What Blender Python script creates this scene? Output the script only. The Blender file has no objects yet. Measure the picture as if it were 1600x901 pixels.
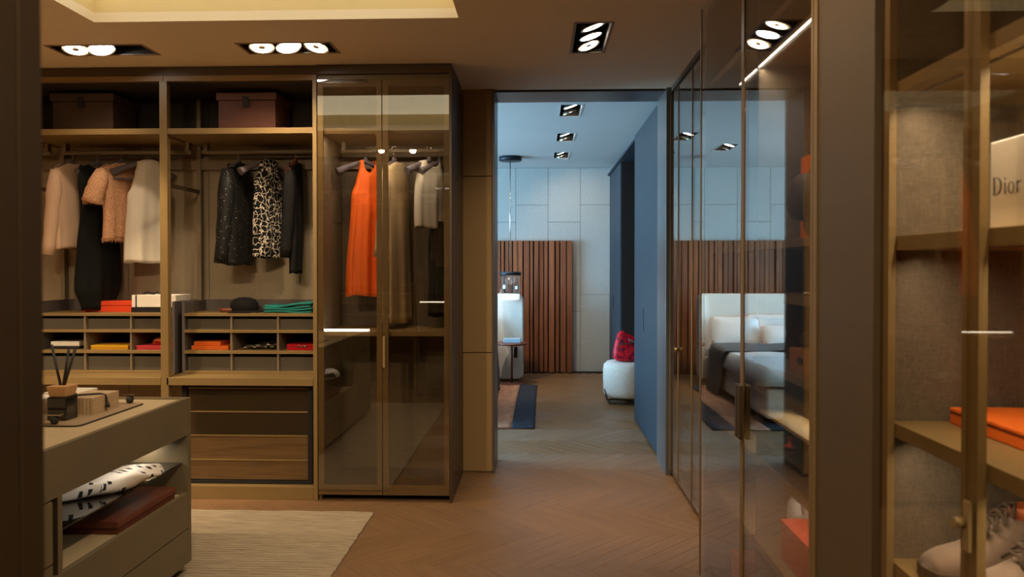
import bpy, bmesh, math, random
from mathutils import Vector, Matrix

# ------------------------------------------------------------------ camera, world, exposure
S = bpy.context.scene
COL = S.collection
PI = math.pi
R = math.radians
cam_d = bpy.data.cameras.new('camera')
cam = bpy.data.objects.new('camera', cam_d)
COL.objects.link(cam)
cam.location = (0, 0, 1.5)
cam.rotation_euler = (R(90 - 0.7), 0, R(2.09))
cam_d.sensor_width = 36
cam_d.lens = 1150 * 36 / 1600
cam_d.shift_y = -19.5 / 1600
cam_d.clip_start = 0.05
cam_d.dof.use_dof = True
cam_d.dof.focus_distance = 5.0
cam_d.dof.aperture_fstop = 4.0
S.camera = cam
S.view_settings.view_transform = 'Standard'
S.view_settings.look = 'None'
S.view_settings.exposure = 0.0
S.view_settings.gamma = 1.0
S.cycles.max_bounces = 12
S.cycles.glossy_bounces = 6
S.cycles.transparent_max_bounces = 24
S.cycles.sample_clamp_indirect = 4.0
S.cycles.caustics_reflective = False
S.cycles.caustics_refractive = False

world = bpy.data.worlds.new('world')
S.world = world
world.use_nodes = True
wn = world.node_tree.nodes
wn['Background'].inputs[0].default_value = (0.36, 0.58, 0.85, 1)
wn['Background'].inputs[1].default_value = 1.2


def area(name, loc, rot, sx, sy, power, color, spread=180):
    l = bpy.data.lights.new(name, 'AREA')
    l.shape = 'RECTANGLE'
    l.size = sx
    l.size_y = sy
    l.energy = power
    l.color = color
    l.spread = R(spread)
    o = bpy.data.objects.new(name, l)
    COL.objects.link(o)
    o.location = loc
    o.rotation_euler = rot
    return o


# daylight coming in through the bedroom window (outside the glass)
area('daylight', (-5.75, 7.5, 1.75), (0, R(-90), 0), 2.6, 3.4, 950, (0.40, 0.72, 1.0))

WARM = (1.0, 0.76, 0.50)

# ------------------------------------------------------------------ materials


def srgb(*c):
    return tuple(((v / 255) / 12.92 if v / 255 <= 0.04045 else ((v / 255 + 0.055) / 1.055) ** 2.4) for v in c) + (1,)


def nodes_of(name):
    m = bpy.data.materials.new(name)
    m.use_nodes = True
    nt = m.node_tree
    return m, nt, nt.nodes, nt.links, nt.nodes['Principled BSDF']


def N(nt, kind, **kw):
    n = nt.nodes.new('ShaderNode' + kind)
    for k, v in kw.items():
        if k.startswith('i_'):
            n.inputs[k[2:]].default_value = v
        else:
            setattr(n, k, v)
    return n


def mat(name, color, rough=0.5, metal=0.0, var=0.12, scale=(8, 8, 8), bump=0.0, bscale=None, spec=0.5, rnd=0.0, coat=0.0, sheen=0.0, detail=4):
    """Principled surface with noise-driven tone variation and fine relief."""
    m, nt, n, l, p = nodes_of(name)
    tc = N(nt, 'TexCoord')
    mp = N(nt, 'Mapping')
    mp.inputs['Scale'].default_value = scale
    l.new(tc.outputs['Object'], mp.inputs['Vector'])
    nz = N(nt, 'TexNoise')
    nz.inputs['Scale'].default_value = 1.0
    nz.inputs['Detail'].default_value = detail
    l.new(mp.outputs['Vector'], nz.inputs['Vector'])
    hsv = N(nt, 'HueSaturation')
    hsv.inputs['Color'].default_value = color
    mr = N(nt, 'MapRange')
    mr.inputs['From Min'].default_value = 0.25
    mr.inputs['From Max'].default_value = 0.75
    mr.inputs['To Min'].default_value = 1 - var
    mr.inputs['To Max'].default_value = 1 + var
    l.new(nz.outputs['Fac'], mr.inputs['Value'])
    val = mr.outputs['Result']
    if rnd:
        oi = N(nt, 'ObjectInfo')
        ge = N(nt, 'NewGeometry')
        ad = N(nt, 'Math', operation='ADD')
        l.new(oi.outputs['Random'], ad.inputs[0])
        l.new(ge.outputs['Random Per Island'], ad.inputs[1])
        fr = N(nt, 'Math', operation='FRACT')
        l.new(ad.outputs[0], fr.inputs[0])
        m2 = N(nt, 'MapRange')
        m2.inputs['To Min'].default_value = 1 - rnd
        m2.inputs['To Max'].default_value = 1 + rnd
        l.new(fr.outputs[0], m2.inputs['Value'])
        mu = N(nt, 'Math', operation='MULTIPLY')
        l.new(val, mu.inputs[0])
        l.new(m2.outputs['Result'], mu.inputs[1])
        val = mu.outputs[0]
    l.new(val, hsv.inputs['Value'])
    l.new(hsv.outputs['Color'], p.inputs['Base Color'])
    p.inputs['Roughness'].default_value = rough
    p.inputs['Metallic'].default_value = metal
    p.inputs['Specular IOR Level'].default_value = spec
    if coat:
        p.inputs['Coat Weight'].default_value = coat
        p.inputs['Coat Roughness'].default_value = 0.08
    if sheen:
        p.inputs['Sheen Weight'].default_value = sheen
    if bump:
        mp2 = N(nt, 'Mapping')
        mp2.inputs['Scale'].default_value = bscale or scale
        l.new(tc.outputs['Object'], mp2.inputs['Vector'])
        nz2 = N(nt, 'TexNoise')
        nz2.inputs['Scale'].default_value = 1.0
        nz2.inputs['Detail'].default_value = 3
        l.new(mp2.outputs['Vector'], nz2.inputs['Vector'])
        b = N(nt, 'Bump')
        b.inputs['Strength'].default_value = bump
        b.inputs['Distance'].default_value = 0.004
        l.new(nz2.outputs['Fac'], b.inputs['Height'])
        l.new(b.outputs['Normal'], p.inputs['Normal'])
    return m


def weave(name, c1, c2, scale, rough=0.9, bump=0.3):
    """Two crossed stretched noises: a woven cloth panel."""
    m, nt, n, l, p = nodes_of(name)
    tc = N(nt, 'TexCoord')
    outs = []
    for sc in ((scale * 0.12, scale * 0.12, scale), (scale, scale, scale * 0.1)):
        mp = N(nt, 'Mapping')
        mp.inputs['Scale'].default_value = sc
        l.new(tc.outputs['Object'], mp.inputs['Vector'])
        nz = N(nt, 'TexNoise')
        nz.inputs['Scale'].default_value = 1.0
        nz.inputs['Detail'].default_value = 2
        l.new(mp.outputs['Vector'], nz.inputs['Vector'])
        outs.append(nz.outputs['Fac'])
    ad = N(nt, 'Math', operation='ADD')
    l.new(outs[0], ad.inputs[0])
    l.new(outs[1], ad.inputs[1])
    cr = N(nt, 'MapRange')
    cr.inputs['From Min'].default_value = 0.7
    cr.inputs['From Max'].default_value = 1.3
    l.new(ad.outputs[0], cr.inputs['Value'])
    mx = N(nt, 'Mix', data_type='RGBA')
    mx.inputs[6].default_value = c1
    mx.inputs[7].default_value = c2
    l.new(cr.outputs['Result'], mx.inputs[0])
    l.new(mx.outputs[2], p.inputs['Base Color'])
    p.inputs['Roughness'].default_value = rough
    p.inputs['Specular IOR Level'].default_value = 0.2
    b = N(nt, 'Bump')
    b.inputs['Strength'].default_value = bump
    b.inputs['Distance'].default_value = 0.002
    l.new(ad.outputs[0], b.inputs['Height'])
    l.new(b.outputs['Normal'], p.inputs['Normal'])
    return m


def wood(name, c1, c2, axis_scale, rough=0.45, rnd=0.15, bump=0.15, spec=0.5):
    m, nt, n, l, p = nodes_of(name)
    tc = N(nt, 'TexCoord')
    oi = N(nt, 'ObjectInfo')
    ge = N(nt, 'NewGeometry')
    ad = N(nt, 'Math', operation='ADD')
    l.new(oi.outputs['Random'], ad.inputs[0])
    l.new(ge.outputs['Random Per Island'], ad.inputs[1])
    off = N(nt, 'VectorMath', operation='ADD')
    l.new(tc.outputs['Object'], off.inputs[0])
    cmb = N(nt, 'CombineXYZ')
    mul = N(nt, 'Math', operation='MULTIPLY')
    mul.inputs[1].default_value = 13.7
    l.new(ad.outputs[0], mul.inputs[0])
    for k in 'XYZ':
        l.new(mul.outputs[0], cmb.inputs[k])
    l.new(cmb.outputs[0], off.inputs[1])
    mp = N(nt, 'Mapping')
    mp.inputs['Scale'].default_value = axis_scale
    l.new(off.outputs[0], mp.inputs['Vector'])
    nz = N(nt, 'TexNoise')
    nz.inputs['Scale'].default_value = 1.0
    nz.inputs['Detail'].default_value = 5
    nz.inputs['Roughness'].default_value = 0.65
    l.new(mp.outputs['Vector'], nz.inputs['Vector'])
    cr = N(nt, 'ValToRGB')
    cr.color_ramp.elements[0].position = 0.3
    cr.color_ramp.elements[0].color = c1
    cr.color_ramp.elements[1].position = 0.72
    cr.color_ramp.elements[1].color = c2
    l.new(nz.outputs['Fac'], cr.inputs['Fac'])
    hsv = N(nt, 'HueSaturation')
    l.new(cr.outputs['Color'], hsv.inputs['Color'])
    fr = N(nt, 'Math', operation='FRACT')
    l.new(ad.outputs[0], fr.inputs[0])
    m2 = N(nt, 'MapRange')
    m2.inputs['To Min'].default_value = 1 - rnd
    m2.inputs['To Max'].default_value = 1 + rnd
    l.new(fr.outputs[0], m2.inputs['Value'])
    l.new(m2.outputs['Result'], hsv.inputs['Value'])
    l.new(hsv.outputs['Color'], p.inputs['Base Color'])
    p.inputs['Roughness'].default_value = rough
    p.inputs['Specular IOR Level'].default_value = spec
    b = N(nt, 'Bump')
    b.inputs['Strength'].default_value = bump
    b.inputs['Distance'].default_value = 0.003
    l.new(nz.outputs['Fac'], b.inputs['Height'])
    l.new(b.outputs['Normal'], p.inputs['Normal'])
    return m


def aniso(m, amount):
    nt = m.node_tree
    p = nt.nodes['Principled BSDF']
    vt = N(nt, 'VectorTransform', vector_type='VECTOR', convert_from='OBJECT', convert_to='WORLD')
    vt.inputs[0].default_value = (1, 0, 0)
    nt.links.new(vt.outputs[0], p.inputs['Tangent'])
    p.inputs['Anisotropic'].default_value = amount


def glass(name, tint, base=0.16, rough=0.0, power=4.0):
    """Coated sheet glass: see-through tint mixed with a mirror reflection that grows at grazing angles."""
    m, nt, n, l, p = nodes_of(name)
    n.remove(p)
    out = n['Material Output']
    tr = N(nt, 'BsdfTransparent')
    tr.inputs['Color'].default_value = tint
    gl = N(nt, 'BsdfGlossy')
    gl.inputs['Roughness'].default_value = rough
    gl.inputs['Color'].default_value = (0.96, 0.95, 0.92, 1)
    lw = N(nt, 'LayerWeight')
    lw.inputs['Blend'].default_value = 0.5
    pw = N(nt, 'Math', operation='POWER')
    pw.inputs[1].default_value = power
    l.new(lw.outputs['Facing'], pw.inputs[0])
    mr = N(nt, 'MapRange')
    mr.inputs['To Min'].default_value = base
    mr.inputs['To Max'].default_value = 0.95
    l.new(pw.outputs[0], mr.inputs['Value'])
    mx = N(nt, 'MixShader')
    l.new(mr.outputs['Result'], mx.inputs[0])
    l.new(tr.outputs[0], mx.inputs[1])
    l.new(gl.outputs[0], mx.inputs[2])
    l.new(mx.outputs[0], out.inputs['Surface'])
    return m


def emit(name, color, strength):
    m, nt, n, l, p = nodes_of(name)
    p.inputs['Base Color'].default_value = (0.8, 0.8, 0.8, 1)
    p.inputs['Emission Color'].default_value = color
    p.inputs['Emission Strength'].default_value = strength
    return m


def pattern(name, base, mark, scale, kind, thr, rough=0.8):
    """Cloth with a woven or printed two-tone pattern."""
    m, nt, n, l, p = nodes_of(name)
    tc = N(nt, 'TexCoord')
    if kind == 'net':
        v = N(nt, 'TexVoronoi', feature='DISTANCE_TO_EDGE')
        v.inputs['Scale'].default_value = scale
        mp = N(nt, 'Mapping')
        mp.inputs['Scale'].default_value = (1, 1, 0.75)
        l.new(tc.outputs['Object'], mp.inputs['Vector'])
        l.new(mp.outputs['Vector'], v.inputs['Vector'])
        fac = v.outputs['Distance']
        op = 'LESS_THAN'
    elif kind == 'dots':
        v = N(nt, 'TexVoronoi', feature='F1')
        v.inputs['Scale'].default_value = scale
        l.new(tc.outputs['Object'], v.inputs['Vector'])
        fac = v.outputs['Distance']
        op = 'LESS_THAN'
    elif kind == 'hatch':
        ws = []
        for d_, sc_ in (('X', 9.0), ('Z', 8.0)):
            w_ = N(nt, 'TexWave', wave_type='BANDS', bands_direction=d_)
            w_.inputs['Scale'].default_value = sc_
            w_.inputs['Distortion'].default_value = 10.0
            w_.inputs['Detail'].default_value = 2.0
            w_.inputs['Detail Scale'].default_value = 2.2
            l.new(tc.outputs['Object'], w_.inputs['Vector'])
            ws.append(w_.outputs['Fac'])
        mxw = N(nt, 'Math', operation='MAXIMUM')
        l.new(ws[0], mxw.inputs[0])
        l.new(ws[1], mxw.inputs[1])
        fac = mxw.outputs[0]
        op = 'GREATER_THAN'
    else:
        v = N(nt, 'TexNoise')
        v.inputs['Scale'].default_value = scale
        v.inputs['Detail'].default_value = 3
        l.new(tc.outputs['Object'], v.inputs['Vector'])
        fac = v.outputs['Fac']
        op = 'GREATER_THAN'
    c = N(nt, 'Math', operation=op)
    c.inputs[1].default_value = thr
    l.new(fac, c.inputs[0])
    mx = N(nt, 'Mix', data_type='RGBA')
    mx.inputs[6].default_value = base
    mx.inputs[7].default_value = mark
    l.new(c.outputs[0], mx.inputs[0])
    l.new(mx.outputs[2], p.inputs['Base Color'])
    p.inputs['Roughness'].default_value = rough
    p.inputs['Specular IOR Level'].default_value = 0.25
    b = N(nt, 'Bump')
    b.inputs['Strength'].default_value = 0.3
    b.inputs['Distance'].default_value = 0.002
    l.new(fac, b.inputs['Height'])
    l.new(b.outputs['Normal'], p.inputs['Normal'])
    return m


M = {}
M['bronze'] = mat('bronze_lacquer', srgb(138, 113, 70), 0.42, 0.0, 0.05, (3, 3, 12), spec=0.5)
M['bronze_dark'] = mat('dark_bronze', srgb(84, 68, 46), 0.4, 0.3, 0.06, (3, 3, 12))
M['taupe'] = mat('taupe_laminate', srgb(128, 112, 88), 0.55, 0, 0.06, (2, 2, 30), 0.05, (60, 60, 400))
M['pilaster'] = mat('brown_laminate', srgb(98, 81, 57), 0.5, 0, 0.05, (2, 2, 30))
M['linen'] = weave('linen_panel', srgb(146, 130, 106), srgb(170, 154, 128), 520)
M['linen_cab'] = weave('cabinet_linen', srgb(96, 84, 68), srgb(124, 110, 92), 560)
M['linen_dark'] = weave('dark_linen_panel', srgb(104, 92, 76), srgb(134, 120, 100), 520)
M['greyed'] = mat('grey_leather', srgb(92, 84, 80), 0.6, 0, 0.08, (30, 30, 30), 0.1, (300, 300, 300))
M['interior_dark'] = mat('dark_interior', srgb(52, 46, 38), 0.7, 0, 0.08)  # dark tone for upper compartments and cubby backs
M['drawer'] = mat('drawer_linen', srgb(84, 76, 62), 0.7, 0, 0.08, (10, 10, 200), 0.1, (300, 300, 300))
M['drawer_wood'] = wood('drawer_wood', srgb(92, 68, 40), srgb(122, 94, 58), (3, 40, 60), 0.4, 0.05, 0.05)
M['smoked'] = mat('smoked_front', srgb(60, 48, 32), 0.12, 0, 0.05, (4, 4, 20), spec=0.7, coat=0.5)
M['black'] = mat('matt_black', srgb(22, 20, 18), 0.7, 0, 0.1)  # plain black for plinths, cases, the socket and handles
M['island'] = mat('island_lacquer', srgb(122, 107, 80), 0.45, 0, 0.05, (4, 4, 20), 0.04, (300, 300, 300))
M['islandtop'] = mat('island_leather_top', srgb(206, 184, 146), 0.5, 0, 0.05, (8, 8, 8), 0.05, (200, 200, 200))
M['post'] = mat('near_end_panel', srgb(92, 78, 62), 0.6, 0, 0.05, (3, 3, 30))
M['ceiling'] = mat('ceiling_paint', srgb(242, 228, 206), 0.85, 0, 0.02, (2, 2, 2))
M['ceiling_white'] = mat('bedroom_ceiling_paint', srgb(206, 212, 214), 0.85, 0, 0.02, (2, 2, 2))
M['wall'] = mat('wall_paint', srgb(212, 196, 170), 0.8, 0, 0.03, (2, 2, 2))
M['pier'] = mat('pier_panel', srgb(168, 138, 92), 0.6, 0, 0.04, (3, 3, 3))
M['tile'] = mat('wall_panel', srgb(186, 189, 188), 0.6, 0, 0.06, (30, 30, 30), 0.1, (120, 120, 120), rnd=0.03)
M['joint'] = mat('panel_joint', srgb(92, 96, 96), 0.8)
M['portal'] = mat('portal_metal', srgb(112, 110, 110), 0.35, 0.5, 0.05, (3, 3, 20))
M['floor'] = wood('oak_plank', srgb(124, 92, 62), srgb(150, 116, 82), (2.5, 75, 8), 0.32, 0.06, 1.0)
aniso(M['floor'], 0.85)
M['subfloor'] = mat('subfloor', srgb(58, 42, 26), 0.9)
M['glass'] = glass('bronze_glass', (0.89, 0.865, 0.82, 1), 0.13)
M['glass_side'] = glass('clear_bronze_glass', (0.89, 0.86, 0.81, 1), 0.08, power=3.5)
M['glass_front'] = glass('clear_front_glass', (0.90, 0.87, 0.81, 1), 0.035, power=5.0)
M['clear'] = glass('clear_glass', (0.93, 0.95, 0.96, 1), 0.05)
M['smokeglass'] = glass('smoked_shelf_glass', (0.36, 0.37, 0.36, 1), 0.10)
M['window'] = glass('window_glass', (0.95, 0.97, 0.98, 1), 0.03)
M['slat'] = wood('walnut_slat', srgb(112, 62, 38), srgb(150, 92, 58), (30, 30, 2.0), 0.45, 0.2, 0.1)
M['slatback'] = mat('slat_backing', srgb(36, 22, 16), 0.8)
M['blue'] = mat('blue_lacquer', srgb(26, 45, 57), 0.55, 0, 0.03, (3, 3, 20))
M['chrome'] = mat('chrome', srgb(210, 205, 196), 0.15, 1.0, 0.03)
M['brass'] = mat('brass', srgb(206, 170, 104), 0.25, 1.0, 0.05)
M['hanger'] = mat('grey_velvet', srgb(104, 94, 98), 0.75, 0, 0.06, (40, 40, 40))
M['hanger_red'] = mat('red_brown_hanger', srgb(120, 56, 34), 0.5, 0, 0.1)
M['led'] = emit('led_strip', (1.0, 0.93, 0.84, 1), 9.0)
M['lamp'] = emit('lamp_face', (1.0, 0.86, 0.66, 1), 9.0)
M['lamp_bright'] = emit('lamp_face_bright', (1.0, 0.97, 0.95, 1), 26.0)
M['reflector'] = mat('lamp_reflector', srgb(222, 205, 180), 0.25, 0.9, 0.03)
M['housing'] = mat('lamp_housing', srgb(30, 25, 20), 0.6, 0, 0.05)
M['fixframe'] = mat('fixture_frame', srgb(150, 128, 100), 0.5, 0, 0.03)
M['cove'] = emit('backlit_ceiling', (1.0, 0.86, 0.58, 1), 1.45)
M['coveside'] = mat('cove_side', srgb(226, 206, 160), 0.8, 0, 0.02)
M['leather'] = mat('brown_leather', srgb(116, 62, 42), 0.45, 0, 0.1, (20, 20, 20), 0.15, (200, 200, 200))
M['storage'] = mat('storage_leather', srgb(104, 62, 44), 0.55, 0, 0.1, (20, 20, 20), 0.15, (200, 200, 200))
M['storage_dark'] = mat('dark_storage_leather', srgb(74, 54, 42), 0.55, 0, 0.1, (20, 20, 20), 0.15, (200, 200, 200))
M['orange'] = mat('orange_card', srgb(240, 112, 26), 0.6, 0, 0.04, (20, 20, 20))
M['orange_dark'] = mat('orange_edge', srgb(120, 44, 10), 0.6, 0, 0.04)
M['redorange'] = mat('red_orange_card', srgb(222, 66, 20), 0.6, 0, 0.04)
M['white'] = mat('white_card', srgb(232, 224, 210), 0.6, 0, 0.03)
M['yellow'] = mat('yellow_card', srgb(236, 178, 30), 0.6, 0, 0.04)
M['pink'] = mat('pink_red_card', srgb(232, 70, 82), 0.55, 0, 0.04)
M['red'] = mat('red_patent', srgb(192, 26, 34), 0.25, 0, 0.05)
M['ink'] = mat('ink', srgb(44, 40, 38), 0.6)
M['ribbon'] = mat('black_ribbon', srgb(26, 24, 28), 0.4)
M['teal'] = mat('teal_cloth', srgb(22, 124, 116), 0.85, 0, 0.15, (15, 15, 15), 0.3, (60, 60, 60))
M['blackcloth'] = mat('black_cloth', srgb(26, 25, 24), 0.85, 0, 0.25, (40, 40, 40), 0.3, (200, 200, 200), spec=0.2)
M['blackknit'] = mat('black_knit', srgb(24, 26, 24), 0.9, 0, 0.5, (120, 120, 120), 0.5, (180, 180, 180), spec=0.2)
M['sequin'] = pattern('sequin_black', srgb(30, 29, 28), srgb(235, 228, 210), 58, 'dots', 0.12, 0.5)
M['netprint'] = pattern('black_white_print', srgb(16, 15, 15), srgb(222, 208, 186), 42, 'hatch', 0.955)
M['beige'] = mat('beige_wool', srgb(222, 186, 154), 0.9, 0, 0.08, (20, 20, 4), 0.2, (300, 300, 300), sheen=0.2)
M['lace'] = pattern('peach_lace', srgb(226, 176, 138), srgb(192, 138, 100), 170, 'noise', 0.53, 0.9)
M['ivory'] = mat('ivory_silk', srgb(218, 206, 186), 0.55, 0, 0.06, (10, 10, 3))
M['orange_silk'] = mat('orange_silk', srgb(250, 108, 22), 0.6, 0, 0.1, (14, 14, 2))
M['tan'] = mat('tan_wool', srgb(206, 176, 132), 0.85, 0, 0.08, (14, 14, 2))
M['wine'] = mat('wine_wool', srgb(84, 44, 38), 0.9, 0, 0.08)
M['brownwool'] = mat('brown_wool', srgb(70, 56, 42), 0.9, 0, 0.08)
M['rug'] = mat('ribbed_wool', srgb(172, 156, 132), 0.95, 0, 0.18, (7, 70, 60), 0.4, (60, 300, 220), spec=0.1)
M['rug_groove'] = mat('rug_groove_shade', srgb(74, 60, 46), 0.95, 0, 0.15, (40, 40, 40))  # shade in the grooves between ribs is put into this dark colour
M['rug_dark'] = mat('navy_pile', srgb(56, 62, 74), 0.95, 0, 0.15, (30, 30, 30), 0.6, (120, 120, 120), spec=0.1)
M['rug_rust'] = mat('rust_pile', srgb(176, 134, 112), 0.95, 0, 0.3, (12, 5, 12), 0.6, (120, 120, 120), spec=0.1)
M['rug_grey'] = mat('grey_pile', srgb(120, 116, 116), 0.95, 0, 0.15, (30, 30, 30), 0.6, (120, 120, 120), spec=0.1)
M['boucle'] = mat('boucle', srgb(214, 208, 200), 0.95, 0, 0.14, (70, 70, 70), 0.9, (110, 110, 110), spec=0.1)
M['upholstery'] = weave('bed_upholstery', srgb(202, 196, 188), srgb(226, 220, 212), 300)
M['headboard'] = mat('headboard_wool', srgb(226, 222, 214), 0.9, 0, 0.04, (30, 30, 30), 0.2, (200, 200, 200))
M['sheet'] = mat('bed_sheet', srgb(220, 220, 222), 0.85, 0, 0.05, (6, 6, 6), 0.25, (14, 14, 14))
M['pillow'] = mat('pillow_cotton', srgb(232, 230, 230), 0.85, 0, 0.04, (8, 8, 8), 0.3, (20, 20, 20))
M['piping'] = mat('rose_piping', srgb(228, 190, 172), 0.8)
M['throw'] = mat('charcoal_throw', srgb(92, 96, 100), 0.95, 0, 0.3, (40, 40, 40), 0.8, (60, 60, 60))
M['walnut_table'] = mat('dark_red_wood', srgb(104, 60, 46), 0.35, 0, 0.1, (12, 12, 12))
M['cap'] = mat('dark_blue_metal', srgb(38, 48, 58), 0.4, 0.5, 0.05)
M['bag'] = pattern('red_print_leather', srgb(216, 30, 46), srgb(120, 22, 60), 26, 'noise', 0.54, 0.45)
M['stone_box'] = mat('pale_blue_glass_box', srgb(150, 186, 212), 0.2, 0, 0.05)
M['tray'] = mat('tray_leather', srgb(178, 152, 122), 0.5, 0, 0.05)
M['palewood'] = mat('pale_wood', srgb(206, 160, 108), 0.5, 0, 0.12, (8, 8, 60))
M['bottle'] = mat('dark_bottle', srgb(34, 32, 28), 0.12, 0, 0.05, spec=0.7)
M['wicker'] = mat('dark_wicker', srgb(96, 78, 58), 0.8, 0, 0.4, (60, 60, 60), 0.6, (90, 90, 90))
M['suede'] = mat('taupe_suede', srgb(122, 100, 82), 0.95, 0, 0.1, (30, 30, 30), 0.2, (250, 250, 250), sheen=0.3)
M['tanleather'] = mat('tan_lining', srgb(202, 98, 46), 0.5, 0, 0.08)
M['ribbed'] = mat('ribbed_paper', srgb(196, 168, 132), 0.7, 0, 0.06)
M['scarfprint'] = None
M['shelfpale'] = mat('pale_shelf', srgb(206, 180, 132), 0.5, 0, 0.04)
M['boxwood'] = mat('box_veneer', srgb(184, 124, 66), 0.5, 0, 0.15, (8, 8, 80))
M['silver'] = mat('silver_metal', srgb(180, 172, 160), 0.25, 1.0, 0.05)


def scarf_mat():
    """White cloth strewn with small black dashes."""
    m, nt, n, l, p = nodes_of('dash_print_cloth')
    tc = N(nt, 'TexCoord')
    facs = []
    for rot, off in ((0.5, 0.0), (-0.75, 3.1)):
        mp = N(nt, 'Mapping')
        mp.inputs['Rotation'].default_value = (0, 0, rot)
        mp.inputs['Location'].default_value = (off, off * 0.7, 0)
        mp.inputs['Scale'].default_value = (14, 36, 14)
        l.new(tc.outputs['Object'], mp.inputs['Vector'])
        v = N(nt, 'TexVoronoi', feature='F1', distance='CHEBYCHEV')
        v.inputs['Scale'].default_value = 1.0
        l.new(mp.outputs['Vector'], v.inputs['Vector'])
        c = N(nt, 'Math', operation='LESS_THAN')
        c.inputs[1].default_value = 0.2
        l.new(v.outputs['Distance'], c.inputs[0])
        facs.append(c.outputs[0])
    mxm = N(nt, 'Math', operation='MAXIMUM')
    l.new(facs[0], mxm.inputs[0])
    l.new(facs[1], mxm.inputs[1])
    mx = N(nt, 'Mix', data_type='RGBA')
    mx.inputs[6].default_value = srgb(238, 226, 212)
    mx.inputs[7].default_value = srgb(24, 22, 24)
    l.new(mxm.outputs[0], mx.inputs[0])
    l.new(mx.outputs[2], p.inputs['Base Color'])
    p.inputs['Roughness'].default_value = 0.7
    return m


M['scarfprint'] = scarf_mat()

# ------------------------------------------------------------------ mesh helpers


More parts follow.
